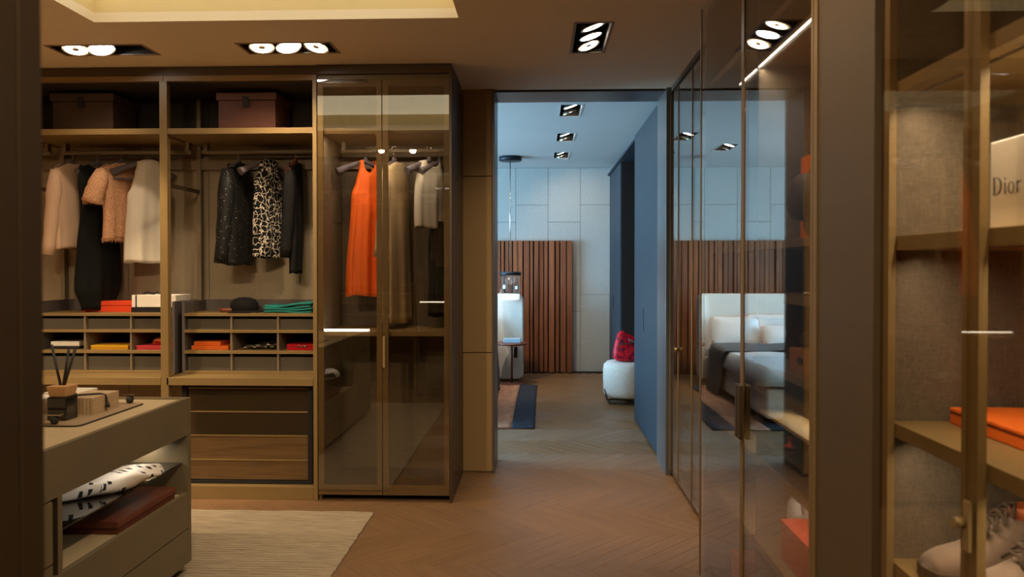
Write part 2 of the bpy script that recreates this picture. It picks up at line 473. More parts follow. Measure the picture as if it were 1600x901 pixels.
class MB:
    """Collects shapes in world (or local) coordinates and links them as ONE mesh object."""

    def __init__(s):
        s.v, s.f, s.sm = [], [], []

    def add(s, verts, faces, smooth=False):
        o = len(s.v)
        s.v += [tuple(p) for p in verts]
        s.f += [tuple(i + o for i in q) for q in faces]
        s.sm += [smooth] * len(faces)
        return s

    def box(s, x0, x1, y0, y1, z0, z1):
        x0, x1 = min(x0, x1), max(x0, x1)
        y0, y1 = min(y0, y1), max(y0, y1)
        z0, z1 = min(z0, z1), max(z0, z1)
        return s.add([(x0, y0, z0), (x1, y0, z0), (x1, y1, z0), (x0, y1, z0), (x0, y0, z1), (x1, y0, z1), (x1, y1, z1), (x0, y1, z1)],
                     [(0, 3, 2, 1), (4, 5, 6, 7), (0, 1, 5, 4), (1, 2, 6, 5), (2, 3, 7, 6), (3, 0, 4, 7)])

    def tube(s, pts, rad, n=12, cap=True, squash=None, smooth=True):
        """Tube along pts; rad is a number or a list; squash=(axis vector, factor) flattens it."""
        pts = [Vector(p) for p in pts]
        k = len(pts)
        rads = rad if isinstance(rad, (list, tuple)) else [rad] * k
        t0 = (pts[1] - pts[0]).normalized()
        up = Vector((0, 0, 1)) if abs(t0.z) < 0.9 else Vector((1, 0, 0))
        nrm = t0.cross(up).normalized()
        vs, fs = [], []
        for i, p in enumerate(pts):
            t = (pts[min(i + 1, k - 1)] - pts[max(i - 1, 0)]).normalized()
            nrm = (nrm - t * nrm.dot(t)).normalized()
            b = t.cross(nrm)
            for j in range(n):
                a = 2 * PI * j / n
                d = (nrm * math.cos(a) + b * math.sin(a)) * rads[i]
                if squash:
                    ax = Vector(squash[0])
                    d -= ax * d.dot(ax) * (1 - squash[1])
                vs.append(p + d)
        for i in range(k - 1):
            for j in range(n):
                a, b2 = i * n + j, i * n + (j + 1) % n
                fs.append((a, b2, b2 + n, a + n))
        s.add(vs, fs, smooth)
        if cap:
            o = len(s.v) - len(vs)
            s.f += [tuple(o + j for j in range(n))[::-1], tuple(o + (k - 1) * n + j for j in range(n))]
            s.sm += [False, False]
        return s

    def lathe(s, prof, c, n=32, smooth=True, sx=1.0, sy=1.0):
        """Revolve (r, z) profile about a vertical axis at c."""
        vs, fs = [], []
        k = len(prof)
        for r, z in prof:
            for j in range(n):
                a = 2 * PI * j / n
                vs.append((c[0] + r * sx * math.cos(a), c[1] + r * sy * math.sin(a), c[2] + z))
        for i in range(k - 1):
            for j in range(n):
                a, b = i * n + j, i * n + (j + 1) % n
                fs.append((a, b, b + n, a + n))
        o = len(s.v)
        s.add(vs, fs, smooth)
        if prof[0][0] > 1e-6:
            s.f.append(tuple(o + j for j in range(n))[::-1])
            s.sm.append(False)
        if prof[-1][0] > 1e-6:
            s.f.append(tuple(o + (k - 1) * n + j for j in range(n)))
            s.sm.append(False)
        return s

    def prism(s, poly, fn, d0, d1):
        """Extrude a 2-D polygon; fn(u, v, d) gives the 3-D point."""
        n = len(poly)
        vs = [fn(u, v, d0) for u, v in poly] + [fn(u, v, d1) for u, v in poly]
        fs = [tuple(range(n))[::-1], tuple(range(n, 2 * n))]
        fs += [(i, (i + 1) % n, n + (i + 1) % n, n + i) for i in range(n)]
        return s.add(vs, fs)

    def grid(s, fn, nu, nv, closed_u=False, smooth=True):
        vs = [fn(i / nu if closed_u else i / (nu - 1), j / (nv - 1)) for j in range(nv) for i in range(nu)]
        fs = []
        for j in range(nv - 1):
            for i in range(nu if closed_u else nu - 1):
                a, b = j * nu + i, j * nu + (i + 1) % nu
                fs.append((a, b, b + nu, a + nu))
        return s.add(vs, fs, smooth)

    def superell(s, c, h, e=0.35, n=24, m=14, fn=None):
        """Rounded cushion-like solid: centre c, half sizes h."""
        def sp(v, p):
            return math.copysign(abs(v) ** p, v)
        def f(u, v):
            a, b = 2 * PI * u, -PI / 2 + PI * v
            x = h[0] * sp(math.cos(b), e) * sp(math.cos(a), e)
            y = h[1] * sp(math.cos(b), e) * sp(math.sin(a), e)
            z = h[2] * sp(math.sin(b), max(e, 0.6))
            q = Vector((x, y, z))
            if fn:
                q = fn(q)
            return (c[0] + q.x, c[1] + q.y, c[2] + q.z)
        return s.grid(f, n, m, True)

    def build(s, name, m, parent=None, bevel=0.0, local=False, solid=0.0):
        me = bpy.data.meshes.new(name)
        v = s.v
        org = Vector((0, 0, 0))
        if parent is not None:
            if not local:
                org = Vector(BASE[parent.name])
        elif not local:
            xs, ys, zs = zip(*v)
            org = Vector(((min(xs) + max(xs)) / 2, (min(ys) + max(ys)) / 2, min(zs)))
        me.from_pydata([tuple(Vector(p) - org) for p in v], [], s.f)
        me.polygons.foreach_set('use_smooth', s.sm)
        me.update()
        bm = bmesh.new()
        bm.from_mesh(me)
        bmesh.ops.recalc_face_normals(bm, faces=bm.faces)
        bm.to_mesh(me)
        bm.free()
        me.materials.append(m)
        o = bpy.data.objects.new(name, me)
        COL.objects.link(o)
        if parent is not None:
            o.parent = parent
            BASE[o.name] = BASE.get(parent.name, (0, 0, 0))
        else:
            o.location = org
            BASE[o.name] = tuple(org)
        if solid:
            md = o.modifiers.new('thickness', 'SOLIDIFY')
            md.thickness = solid
            md.offset = 0
        if bevel:
            md = o.modifiers.new('edge', 'BEVEL')
            md.width = bevel
            md.segments = 2
            md.limit_method = 'ANGLE'
        return o


BASE = {}


def tag(o, label, cat, group=None):
    o['label'] = label
    o['category'] = cat
    if group:
        o['group'] = group
    return o


def thing(name, label, cat, loc, rot=0.0, group=None):
    o = bpy.data.objects.new(name, None)
    o.empty_display_size = 0.1
    COL.objects.link(o)
    o.location = loc
    o.rotation_euler = (0, 0, rot)
    BASE[o.name] = tuple(loc)
    return tag(o, label, cat, group)


def structure(o):
    o['kind'] = 'structure'
    return o


def BX(*a):
    return MB().box(*a)


def slab(name, m, u0, u1, v0, v1, d0, d1, holes, fn, parent=None):
    """A wall or ceiling slab with rectangular holes, cut into cells and skinned; fn(u, v, d) -> point."""
    us = sorted({u0, u1, *[h[0] for h in holes], *[h[1] for h in holes]})
    vs = sorted({v0, v1, *[h[2] for h in holes], *[h[3] for h in holes]})
    def solid(i, j):
        if i < 0 or j < 0 or i >= len(us) - 1 or j >= len(vs) - 1:
            return False
        cu, cv = (us[i] + us[i + 1]) / 2, (vs[j] + vs[j + 1]) / 2
        return not any(h[0] < cu < h[1] and h[2] < cv < h[3] for h in holes)
    mb = MB()
    for i in range(len(us) - 1):
        for j in range(len(vs) - 1):
            if not solid(i, j):
                continue
            a, b, c, d = us[i], us[i + 1], vs[j], vs[j + 1]
            for dd in (d0, d1):
                mb.add([fn(a, c, dd), fn(b, c, dd), fn(b, d, dd), fn(a, d, dd)], [(0, 1, 2, 3)])
            for (di, dj, p, q) in ((-1, 0, (a, c), (a, d)), (1, 0, (b, c), (b, d)), (0, -1, (a, c), (b, c)), (0, 1, (a, d), (b, d))):
                if not solid(i + di, j + dj):
                    mb.add([fn(*p, d0), fn(*q, d0), fn(*q, d1), fn(*p, d1)], [(0, 1, 2, 3)])
    me_o = mb.build(name, m, parent)
    bm = bmesh.new()
    bm.from_mesh(me_o.data)
    bmesh.ops.remove_doubles(bm, verts=bm.verts, dist=1e-5)
    bmesh.ops.recalc_face_normals(bm, faces=bm.faces)
    bm.to_mesh(me_o.data)
    bm.free()
    return me_o


rng = random.Random(7)

# ------------------------------------------------------------------ structure: floor
X_L, X_R = -5.0, 1.6
Y_B, Y_F = -1.2, 10.6
H1, H2 = 2.785, 2.92
fl = structure(BX(X_L, X_R, Y_B, Y_F, -0.08, -0.014).build('floor', M['subfloor']))


def herringbone():
    w, n = 0.0905, 7
    L = w * n
    c45 = math.sqrt(0.5)
    items = []
    ox, oy = 0.13, 0.05
    for a in range(-160, 160):
        for j in range(-14, 15):
            for kind in 0, 1:
                if kind == 0:
                    cu, cv = (a + 2 * n * j + n / 2) * w, (a + 0.5) * w
                else:
                    cu, cv = (a + 0.5) * w, (a - 2 * n - 2 * n * j + 1 + n / 2) * w
                x, y = (cu + cv) * c45 + ox, (-cu + cv) * c45 + oy
                if X_L + 0.02 < x < X_R - 0.02 and Y_B + 0.02 < y < Y_F - 0.02:
                    items.append((x, y, kind))
    def plank_mb(x, y, kind, mb):
        ang = -PI / 4 if kind == 0 else PI / 4
        ca, sa = math.cos(ang), math.sin(ang)
        hl, hw, ch = L / 2 - 0.0005, w / 2 - 0.0005, 0.0012
        ring = [(-hl, -hw), (hl, -hw), (hl, hw), (-hl, hw)]
        ring2 = [(-hl + ch, -hw + ch), (hl - ch, -hw + ch), (hl - ch, hw - ch), (-hl + ch, hw - ch)]
        pts = [(u, v, -0.013) for u, v in ring] + [(u, v, -ch) for u, v in ring] + [(u, v, 0) for u, v in ring2]
        fs = [(3, 2, 1, 0), (8, 9, 10, 11)]
        for k in (0, 4):
            fs += [(k + i, k + (i + 1) % 4, k + 4 + (i + 1) % 4, k + 4 + i) for i in range(4)]
        mb.add([(x + u * ca - v * sa, y + u * sa + v * ca, z) for u, v, z in pts], fs)
    base = BASE['floor']
    proto = MB()
    plank_mb(0, 0, 0, proto)
    # proto mesh lies along local x
    me_pts = [((p[0] * math.cos(PI / 4) - p[1] * math.sin(PI / 4)), (p[0] * math.sin(PI / 4) + p[1] * math.cos(PI / 4)), p[2]) for p in proto.v]
    me = bpy.data.meshes.new('plank')
    me.from_pydata(me_pts, [], proto.f)
    me.materials.append(M['floor'])
    bm = bmesh.new()
    bm.from_mesh(me)
    bmesh.ops.recalc_face_normals(bm, faces=bm.faces)
    bm.to_mesh(me)
    bm.free()
    def seen(x, y):
        if y < 3.1 or y > 10.5:
            return False
        if y < 4.75:
            return -1.25 < x < 0.85 and x > -0.62 * y + 0.3
        if y < 5.5:
            return -0.6 < x < 0.98
        return -0.75 < x < 1.0
    vis = sorted([t for t in items if seen(t[0], t[1])], key=lambda t: t[1])[:300]
    vs = set(vis)
    for x, y, kind in vis:
        o = bpy.data.objects.new('plank', me)
        COL.objects.link(o)
        o.parent = fl
        o.location = (x - base[0], y - base[1], -base[2])
        o.rotation_euler = (0, 0, -PI / 4 if kind == 0 else PI / 4)
    # the rest of the floor, beyond the limit: built the same way but joined, one mesh per direction so the grain follows the planks
    for kind in 0, 1:
        mb = MB()
        ang = -PI / 4 if kind == 0 else PI / 4
        ca, sa = math.cos(-ang), math.sin(-ang)
        for t in items:
            if t[2] == kind and t not in vs:
                plank_mb(t[0] - base[0], t[1] - base[1], kind, mb)
        mb.v = [(p[0] * ca - p[1] * sa, p[0] * sa + p[1] * ca, p[2] - base[2]) for p in mb.v]
        o = mb.build('planks', M['floor'], fl, local=True)
        o.rotation_euler = (0, 0, ang)
        o['kind'] = 'stuff'
    return len(vis), len(items)


print('planks', herringbone())

# ------------------------------------------------------------------ structure: ceilings and walls
COVE = (-2.335, -0.415, 2.39, 3.80)
FIX = [(-4.2, -3.65, 2.3, 2.495, 'x'), (0.02, 0.21, 1.95, 2.49, 'y'), (-0.2, -0.01, -0.45, 0.09, 'y'), (-2.86, -2.30, 4.19, 4.385, 'x'), (-1.735, -1.20, 4.19, 4.385, 'x'), (0.195, 0.385, 3.90, 4.44, 'y'), (-1.85, -1.3, 1.05, 1.245, 'x')]
cl = structure(slab('ceiling', M['ceiling'], X_L, X_R, Y_B, 5.70, H1, H1 + 0.05, [COVE] + [f[:4] for f in FIX], lambda u, v, d: (u, v, d)))
cs = MB()
for (a, b, c, d) in ((COVE[0] - 0.02, COVE[1] + 0.02, COVE[2] - 0.02, COVE[2]), (COVE[0] - 0.02, COVE[1] + 0.02, COVE[3], COVE[3] + 0.02),
                     (COVE[0] - 0.02, COVE[0], COVE[2], COVE[3]), (COVE[1], COVE[1] + 0.02, COVE[2], COVE[3])):
    cs.box(a, b, c, d, H1 + 0.05, H1 + 0.17)
cs.build('cove_side', M['coveside'], cl)
BX(COVE[0], COVE[1], COVE[2], COVE[3], H1 + 0.15, H1 + 0.16).build('cove_light_panel', M['cove'], cl)

BFIX = [(0.19, 0.38, 6.47, 6.97), (0.195, 0.385, 7.85, 8.35), (0.19, 0.38, 9.15, 9.65), (-0.75, -0.56, 8.6, 9.1), (-1.75, -1.56, 8.5, 9.0)]
c2 = structure(slab('ceiling', M['ceiling_white'], X_L, X_R, 5.70, Y_F, H2, H2 + 0.05, BFIX, lambda u, v, d: (u, v, d)))

structure(BX(X_R, X_R + 0.1, Y_B, Y_F, -0.08, 3.0).build('wall_right', M['wall']))
structure(BX(X_L, X_R, Y_B - 0.1, Y_B, -0.08, 2.85).build('wall_rear', M['wall']))
wl = structure(slab('wall_left', M['wall'], Y_B, Y_F, -0.08, 3.0, X_L - 0.15, X_L, [(5.9, 9.2, 0.25, 2.65)], lambda u, v, d: (d, u, v)))
# bedroom window in the side wall (reached only by its light and by reflections)
win = MB()
for y in (5.9, 6.98, 8.06, 9.14):
    win.box(X_L - 0.1, X_L - 0.04, y, y + 0.06, 0.25, 2.65)
win.box(X_L - 0.1, X_L - 0.04, 5.9, 9.2, 0.25, 0.31).box(X_L - 0.1, X_L - 0.04, 5.9, 9.2, 2.59, 2.65)
wi = structure(win.build('window_1', M['portal']))
for a, b in ((5.96, 6.98), (7.04, 8.06), (8.12, 9.14)):
    BX(X_L - 0.075, X_L - 0.069, a, b, 0.31, 2.59).build('pane', M['window'], wi)

# wall between closet and bedroom, with the tall opening; the pier beside the opening is clad with three panels
DW = (-0.332, 0.925)
wd = structure(slab('wall_divider', M['wall'], X_L, X_R, 0, 3.0, 5.36, 5.70, [(DW[0], DW[1], -1, H1)], lambda u, v, d: (u, d, v)))
for z0, z1 in ((0.012, 0.873), (0.879, 2.155), (2.161, 2.783)):
    BX(-0.56, DW[0] - 0.004, 5.34, 5.36, z0, z1).build('panel', M['pier'], wd, 0.002)
tr = MB()
tr.box(DW[0] - 0.004, DW[0] + 0.012, 5.325, 5.72, 0, H1)
tr.box(DW[1] - 0.012, DW[1] + 0.03, 5.325, 5.72, 0, H1)
tr.box(DW[0], DW[1], 5.38, 5.72, H1 - 0.012, H1 + 0.01)
structure(tr.build('trim_1', M['portal'], None, 0.002))

# far bedroom wall of large panels
wb = structure(BX(X_L, X_R, Y_F, Y_F + 0.1, -0.08, 3.0).build('wall_back', M['joint']))
PW = 0.4625
x = -0.332 - PW * 11
k = 1
while x < X_R:
    js = (0.86 - 1.285, 0.86, 2.145) if k % 2 else (1.105, 2.39)
    zs = [0.0] + [z for z in js if 0 < z < H2] + [H2]
    for a, b in zip(zs[:-1], zs[1:]):
        x0, x1 = max(x, X_L), min(x + PW, X_R)
        if x1 - x0 > 0.02:
            BX(x0 + 0.0025, x1 - 0.0025, Y_F - 0.018, Y_F, a + 0.0025, b - 0.0025).build('panel', M['tile'], wb)
    x += PW
    k += 1

# ------------------------------------------------------------------ lamps recessed in the ceilings


def spot(loc, aim, power, color=WARM, size=90, blend=0.9, rad=0.03):
    l = bpy.data.lights.new('spot_beam', 'SPOT')
    l.energy = power * 2.0
    l.color = color
    l.spot_size = R(size)
    l.spot_blend = blend
    l.shadow_soft_size = rad
    o = bpy.data.objects.new('spot_beam', l)
    COL.objects.link(o)
    o.location = loc
    d = Vector(aim) - Vector(loc)
    o.rotation_euler = d.to_track_quat('-Z', 'Y').to_euler()
    return o


def disc(mb, c, nrm, r, depth, n=24):
    """Short dished cylinder facing nrm."""
    nrm = Vector(nrm).normalized()
    a = nrm.orthogonal().normalized()
    b = nrm.cross(a)
    c = Vector(c)
    rings = [(r * 0.55, -depth), (r, -0.004), (r * 1.06, 0.0), (r * 1.06, -0.006), (r * 0.62, -depth - 0.012)]
    vs = [tuple(c + nrm * d + (a * math.cos(2 * PI * j / n) + b * math.sin(2 * PI * j / n)) * q) for q, d in rings for j in range(n)]
    fs = []
    for i in range(len(rings) - 1):
        for j in range(n):
            p, q = i * n + j, i * n + (j + 1) % n
            fs.append((p, q, q + n, p + n))
    mb.add(vs, fs, True)
    mb.f.append(tuple(len(mb.v) - n + j for j in range(n)))
    mb.sm.append(False)


def flat_disc(mb, c, nrm, r, n=24):
    nrm = Vector(nrm).normalized()
    a = nrm.orthogonal().normalized()
    b = nrm.cross(a)
    c = Vector(c)
    vs = [tuple(c + (a * math.cos(2 * PI * j / n) + b * math.sin(2 * PI * j / n)) * r) for j in range(n)]
    vs += [tuple(Vector(v) - nrm * 0.004) for v in vs]
    mb.add(vs, [tuple(range(n)), tuple(range(n, 2 * n))[::-1]] + [(j, (j + 1) % n, n + (j + 1) % n, n + j) for j in range(n)])


def downlight(rect, axis, h, label, lamps, group, lamp_r=0.05, framec='fixframe', up=0.0):
    """lamps: list of (position along the long axis 0..1, tilt vector, bright, aim, power)."""
    x0, x1, y0, y1 = rect
    cx, cy = (x0 + x1) / 2, (y0 + y1) / 2
    t = thing('recessed_spotlight', label, 'ceiling light', (cx, cy, h), 0, group)
    fr = MB()
    e = 0.012
    fr.box(x0 - e, x1 + e, y0 - e, y0 + 0.004, h - 0.003, h + 0.004).box(x0 - e, x1 + e, y1 - 0.004, y1 + e, h - 0.003, h + 0.004)
    fr.box(x0 - e, x0 + 0.004, y0, y1, h - 0.003, h + 0.004).box(x1 - 0.004, x1 + e, y0, y1, h - 0.003, h + 0.004)
    fr.build('frame', M[framec], t)
    hs = MB()
    q = 0.003
    hs.box(x0 + q, x1 - q, y0 + q, y1 - q, h + 0.115, h + 0.12)
    hs.box(x0 + q, x0 + 2 * q, y0 + q, y1 - q, h + 0.002, h + 0.115).box(x1 - 2 * q, x1 - q, y0 + q, y1 - q, h + 0.002, h + 0.115)
    hs.box(x0 + q, x1 - q, y0 + q, y0 + 2 * q, h + 0.002, h + 0.115).box(x0 + q, x1 - q, y1 - 2 * q, y1 - q, h + 0.002, h + 0.115)
    hs.build('housing', M['housing'], t)
    for pos, tilt, bright, aim, power, *cone in lamps:
        c = Vector((x0 + (x1 - x0) * pos, cy, h + 0.006 + up)) if axis == 'x' else Vector((cx, y0 + (y1 - y0) * pos, h + 0.012))
        d = Vector(tilt).normalized()
        mb = MB()
        disc(mb, c + d * 0.006, d, lamp_r * 1.15, 0.035)
        lp = mb.build('lamp', M['reflector'], t)
        mb = MB()
        if bright:
            flat_disc(mb, c + d * 0.004, d, lamp_r * 1.02)
        else:
            nrm = d
            ax = nrm.orthogonal().normalized()
            bx = nrm.cross(ax)
            vs = [tuple(c + d * (0.004 - (0.012 if q < 0.5 else 0)) + (ax * math.cos(2 * PI * j / 24) + bx * math.sin(2 * PI * j / 24)) * lamp_r * q) for q in (0.3, 0.98) for j in range(24)]
            mb.add(vs, [(j, (j + 1) % 24, 24 + (j + 1) % 24, 24 + j) for j in range(24)])
        mb.build('bulb', M['lamp_bright'] if bright else M['lamp'], lp)
        if not bright:
            mb = MB()
            flat_disc(mb, c + d * 0.002, d, lamp_r * 0.3, 16)
            mb.build('centre_cap', M['reflector'], lp)
        if power:
            spot(tuple(c + d * 0.02), aim, power, size=cone[0] if cone else 90)


GC = 'recessed spotlights in the closet ceiling'
downlight(FIX[3][:4], 'x', H1, 'long recessed ceiling light above the bay with the ivory and peach tops', [
    (0.2, (0.12, -0.2, -1), False, (-3.0, 4.95, 1.2), 6), (0.48, (0.3, -0.16, -1), True, (-2.56, 4.70, 0.85), 62, 44)], GC, 0.062)
downlight(FIX[4][:4], 'x', H1, 'long recessed ceiling light with three lamps above the black jackets', [
    (0.2, (0.12, -0.2, -1), False, (-2.1, 5.0, 1.2), 12), (0.5, (0.3, -0.16, -1), True, (-1.6, 5.0, 1.0), 14), (0.8, (-0.15, -0.24, -1), False, (-1.0, 4.7, 1.0), 14)], GC, 0.062)
downlight(FIX[5][:4], 'y', H1, 'recessed ceiling light over the aisle before the bedroom opening', [
    (0.2, (0.35, 0.1, -1), False, (0.75, 3.9, 0), 16), (0.5, (0.3, 0.05, -1), True, (0.72, 4.75, 0), 62, 52), (0.82, (0.35, -0.1, -1), False, (-0.1, 5.1, 0.9), 16)], GC, 0.056)
downlight(FIX[6][:4], 'x', H1, 'recessed ceiling light behind the island seen only mirrored in the wardrobe glass', [
    (0.18, (0.05, 0.1, -1), False, (-2.5, 5.0, 1.35), 58, 58), (0.82, (0.05, 0.1, -1), False, (-0.9, 5.0, 1.45), 62, 46)], GC, 0.056, 'fixframe', 0.025)
downlight(FIX[1][:4], 'y', H1, 'added unseen ceiling light in the aisle just before the near glass cabinet', [  # added fill out of view, lifts the cabinet, pilaster and island
    (0.2, (0.5, -0.1, -1), False, (0.9, 1.8, 1.3), 16), (0.5, (-0.5, 0.2, -1), False, (-1.9, 3.0, 0.8), 44), (0.8, (0.3, 0.3, -1), False, (0.2, 4.0, 0), 24)], GC, 0.056)
downlight(FIX[2][:4], 'y', H1, 'added unseen ceiling light in the aisle above the viewer', [  # added fill out of view for the end panel and nearest cabinet
    (0.2, (0.3, 0.3, -1), False, (0.8, 1.2, 0.9), 16), (0.5, (-0.5, 0.3, -1), False, (-0.6, 0.75, 1.4), 15), (0.8, (0, 0.4, -1), False, (0.0, 2.5, 0), 30)], GC, 0.056)
downlight(FIX[0][:4], 'x', H1, 'added unseen ceiling light over the passage on the far side of the island', [  # added fill, its hidden floor pools bounce light up to the ceiling
    (0.2, (-0.1, 0.1, -1), False, (-4.0, 2.0, 0), 125), (0.5, (0.0, 0.1, -1), False, (-4.3, 3.4, 0.3), 125), (0.8, (0.1, 0.1, -1), False, (-3.6, 3.6, 0), 125)], GC, 0.056)
GB = 'long recessed spotlights in the bedroom ceiling'
for r_, nm, aim, pw in zip(BFIX, ('nearest the opening', 'in the middle of the row of three', 'last of the row before the panelled wall',
                                   'over the bedside table', 'over the bed pillows'),
                            ((0.2, 7.2, 0), (-0.3, 8.0, 0), (0.6, 10.5, 1.9), (-0.35, 9.7, 0.6), (-1.6, 9.4, 0.6)), (7, 7, 16, 60, 40)):
    downlight(r_, 'y', H2, 'recessed bedroom ceiling spotlight ' + nm, [(0.25, (0.35, 0.1, -1), True, aim, pw), (0.72, (0.45, 0.3, -1), False, aim, 0)], GB, 0.06, 'ceiling_white')

# ------------------------------------------------------------------ wardrobes along the far and the near closet walls


class Side:
    """Maps depth behind the wardrobe front to world y."""

    def __init__(s, yf, sgn):
        s.yf, s.sgn = yf, sgn

    def y(s, d):
        return s.yf + s.sgn * d

    def box(s, mb, x0, x1, d0, d1, z0, z1):
        return mb.box(x0, x1, s.y(d0), s.y(d1), z0, z1)


def open_bay(W, xa, xb, xpost, wpost, label, grp, panels):
    t = thing('wardrobe_bay', label, 'wardrobe', ((xa + xb) / 2, W.y(0.28), 0), 0, grp)
    B = lambda *a: W.box(MB(), *a)
    B(xa, xb, 0.0, 0.56, 2.69, 2.725).build('top_panel', M['bronze'], t, 0.0015)
    B(xa, xb, 0.02, 0.534, 2.684, 2.6895).build('top_underside', M['interior_dark'], t)  # thin dark sheet under the top panel
    B(xa, xb, 0.006, 0.56, 2.7255, 2.782).build('fascia', M['bronze_dark'], t)
    B(xpost, xpost + wpost, 0.0, 0.045, 0.0, 2.69).build('post', M['bronze'], t, 0.0015)
    B(xpost + 0.012, xpost + 0.04, 0.49, 0.53, 0.0, 2.69).build('upright', M['taupe'], t)
    B(xpost + 0.016, xpost + 0.034, 0.045, 0.49, 2.02, 2.045).build('side_bar', M['bronze_dark'], t)
    B(xa, xpost - 0.001, 0.004, 0.52, 2.353, 2.39).build('shelf', M['bronze'], t, 0.0015)
    for a, b in panels:
        B(a + 0.002, b - 0.002, 0.54, 0.56, 0.0, 2.365).build('back_panel', M['linen'], t)
        B(a + 0.002, b - 0.002, 0.535, 0.56, 2.37, 2.685).build('back_panel', M['interior_dark'], t)
    B(xa, xb, 0.5, 0.54, 2.19, 2.27).build('back_rail', M['taupe'], t)
    rod = MB()
    rod.tube([(xa + 0.09, W.y(0.35), 2.29), (xb + 0.02, W.y(0.35), 2.29)], 0.0145, 14)
    r_ = rod.build('hanging_rod', M['taupe'], t)
    for bx in (xa + 0.12, xb - 0.005):
        B(bx - 0.012, bx + 0.012, 0.33, 0.37, 2.29, 2.355).build('rod_bracket', M['taupe'], r_)
    B(xa + 0.01, xpost - 0.002, 0.0, 0.52, 0.738, 0.788).build('counter', M['bronze'], t, 0.002)
    B(xa, xpost - 0.001, 0.02, 0.52, 0.0, 0.085).build('plinth', M['bronze'], t, 0.002)
    return t


def compartments(W, xl, xr, divs, label, grp, ds=0.18):
    t = thing('compartment_unit', label, 'drawer unit', ((xl + xr) / 2, W.y(0.35), 0.788), 0, grp)
    B = lambda *a: W.box(MB(), *a)
    th = 0.018
    for a in (xl, xr - th):
        B(a, a + th, ds, 0.515, 0.7885, 1.27).build('side_panel', M['greyed'], t, 0.001)
    xi0, xi1 = xl + th, xr - th
    B(xi0, xi1, 0.495, 0.513, 0.7885, 1.172).build('back_panel', M['interior_dark'], t)
    B(xi0, xi1, 0.495, 0.513, 1.1925, 1.27).build('gallery', M['greyed'], t)
    for nm, z0, z1 in (('top', 1.172, 1.192), ('shelf', 1.062, 1.081), ('shelf', 0.922, 0.942), ('base', 0.7885, 0.806)):
        B(xi0, xi1, ds - 0.004, 0.494, z0, z1).build(nm, M['bronze'], t, 0.001)
    for z0, z1 in ((1.0815, 1.1715), (0.9425, 1.0615), (0.8065, 0.9215)):
        for x in divs:
            B(x - 0.006, x + 0.006, ds + 0.004, 0.494, z0, z1).build('divider', M['taupe'], t)
    edges = [xi0] + list(divs) + [xi1]
    for z0, z1 in ((1.082, 1.152), (0.807, 0.898)):
        for a, b in zip(edges[:-1], edges[1:]):
            B(a + 0.008, b - 0.008, ds + 0.025, 0.48, z0, z1).build('drawer', M['drawer'], t, 0.001)
    return t


def chest(W, xl, xr, label, grp):
    t = thing('chest_of_drawers', label, 'drawers', ((xl + xr) / 2, W.y(0.3), 0.086), 0, grp)
    B = lambda *a: W.box(MB(), *a)
    fr = MB()
    W.box(fr, xl, xl + 0.03, 0.07, 0.5, 0.0855, 0.735)
    W.box(fr, xr - 0.03, xr, 0.07, 0.5, 0.0855, 0.735)
    W.box(fr, xl + 0.03, xr - 0.03, 0.07, 0.5, 0.0855, 0.105)
    W.box(fr, xl + 0.03, xr - 0.03, 0.07, 0.5, 0.72, 0.735)
    fr.build('case', M['black'], t)
    zs = (0.11, 0.247, 0.406, 0.562, 0.716)
    for i in range(4):
        dr = B(xl + 0.034, xr - 0.034, 0.085, 0.47, zs[i], zs[i + 1] - 0.012).build('drawer', M['drawer_wood'] if i < 2 else M['smoked'], t, 0.001)
        B(xl + 0.034, xr - 0.034, 0.078, 0.1, zs[i + 1] - 0.0115, zs[i + 1] - 0.002).build('top_rail', M['bronze'], dr)
    return t


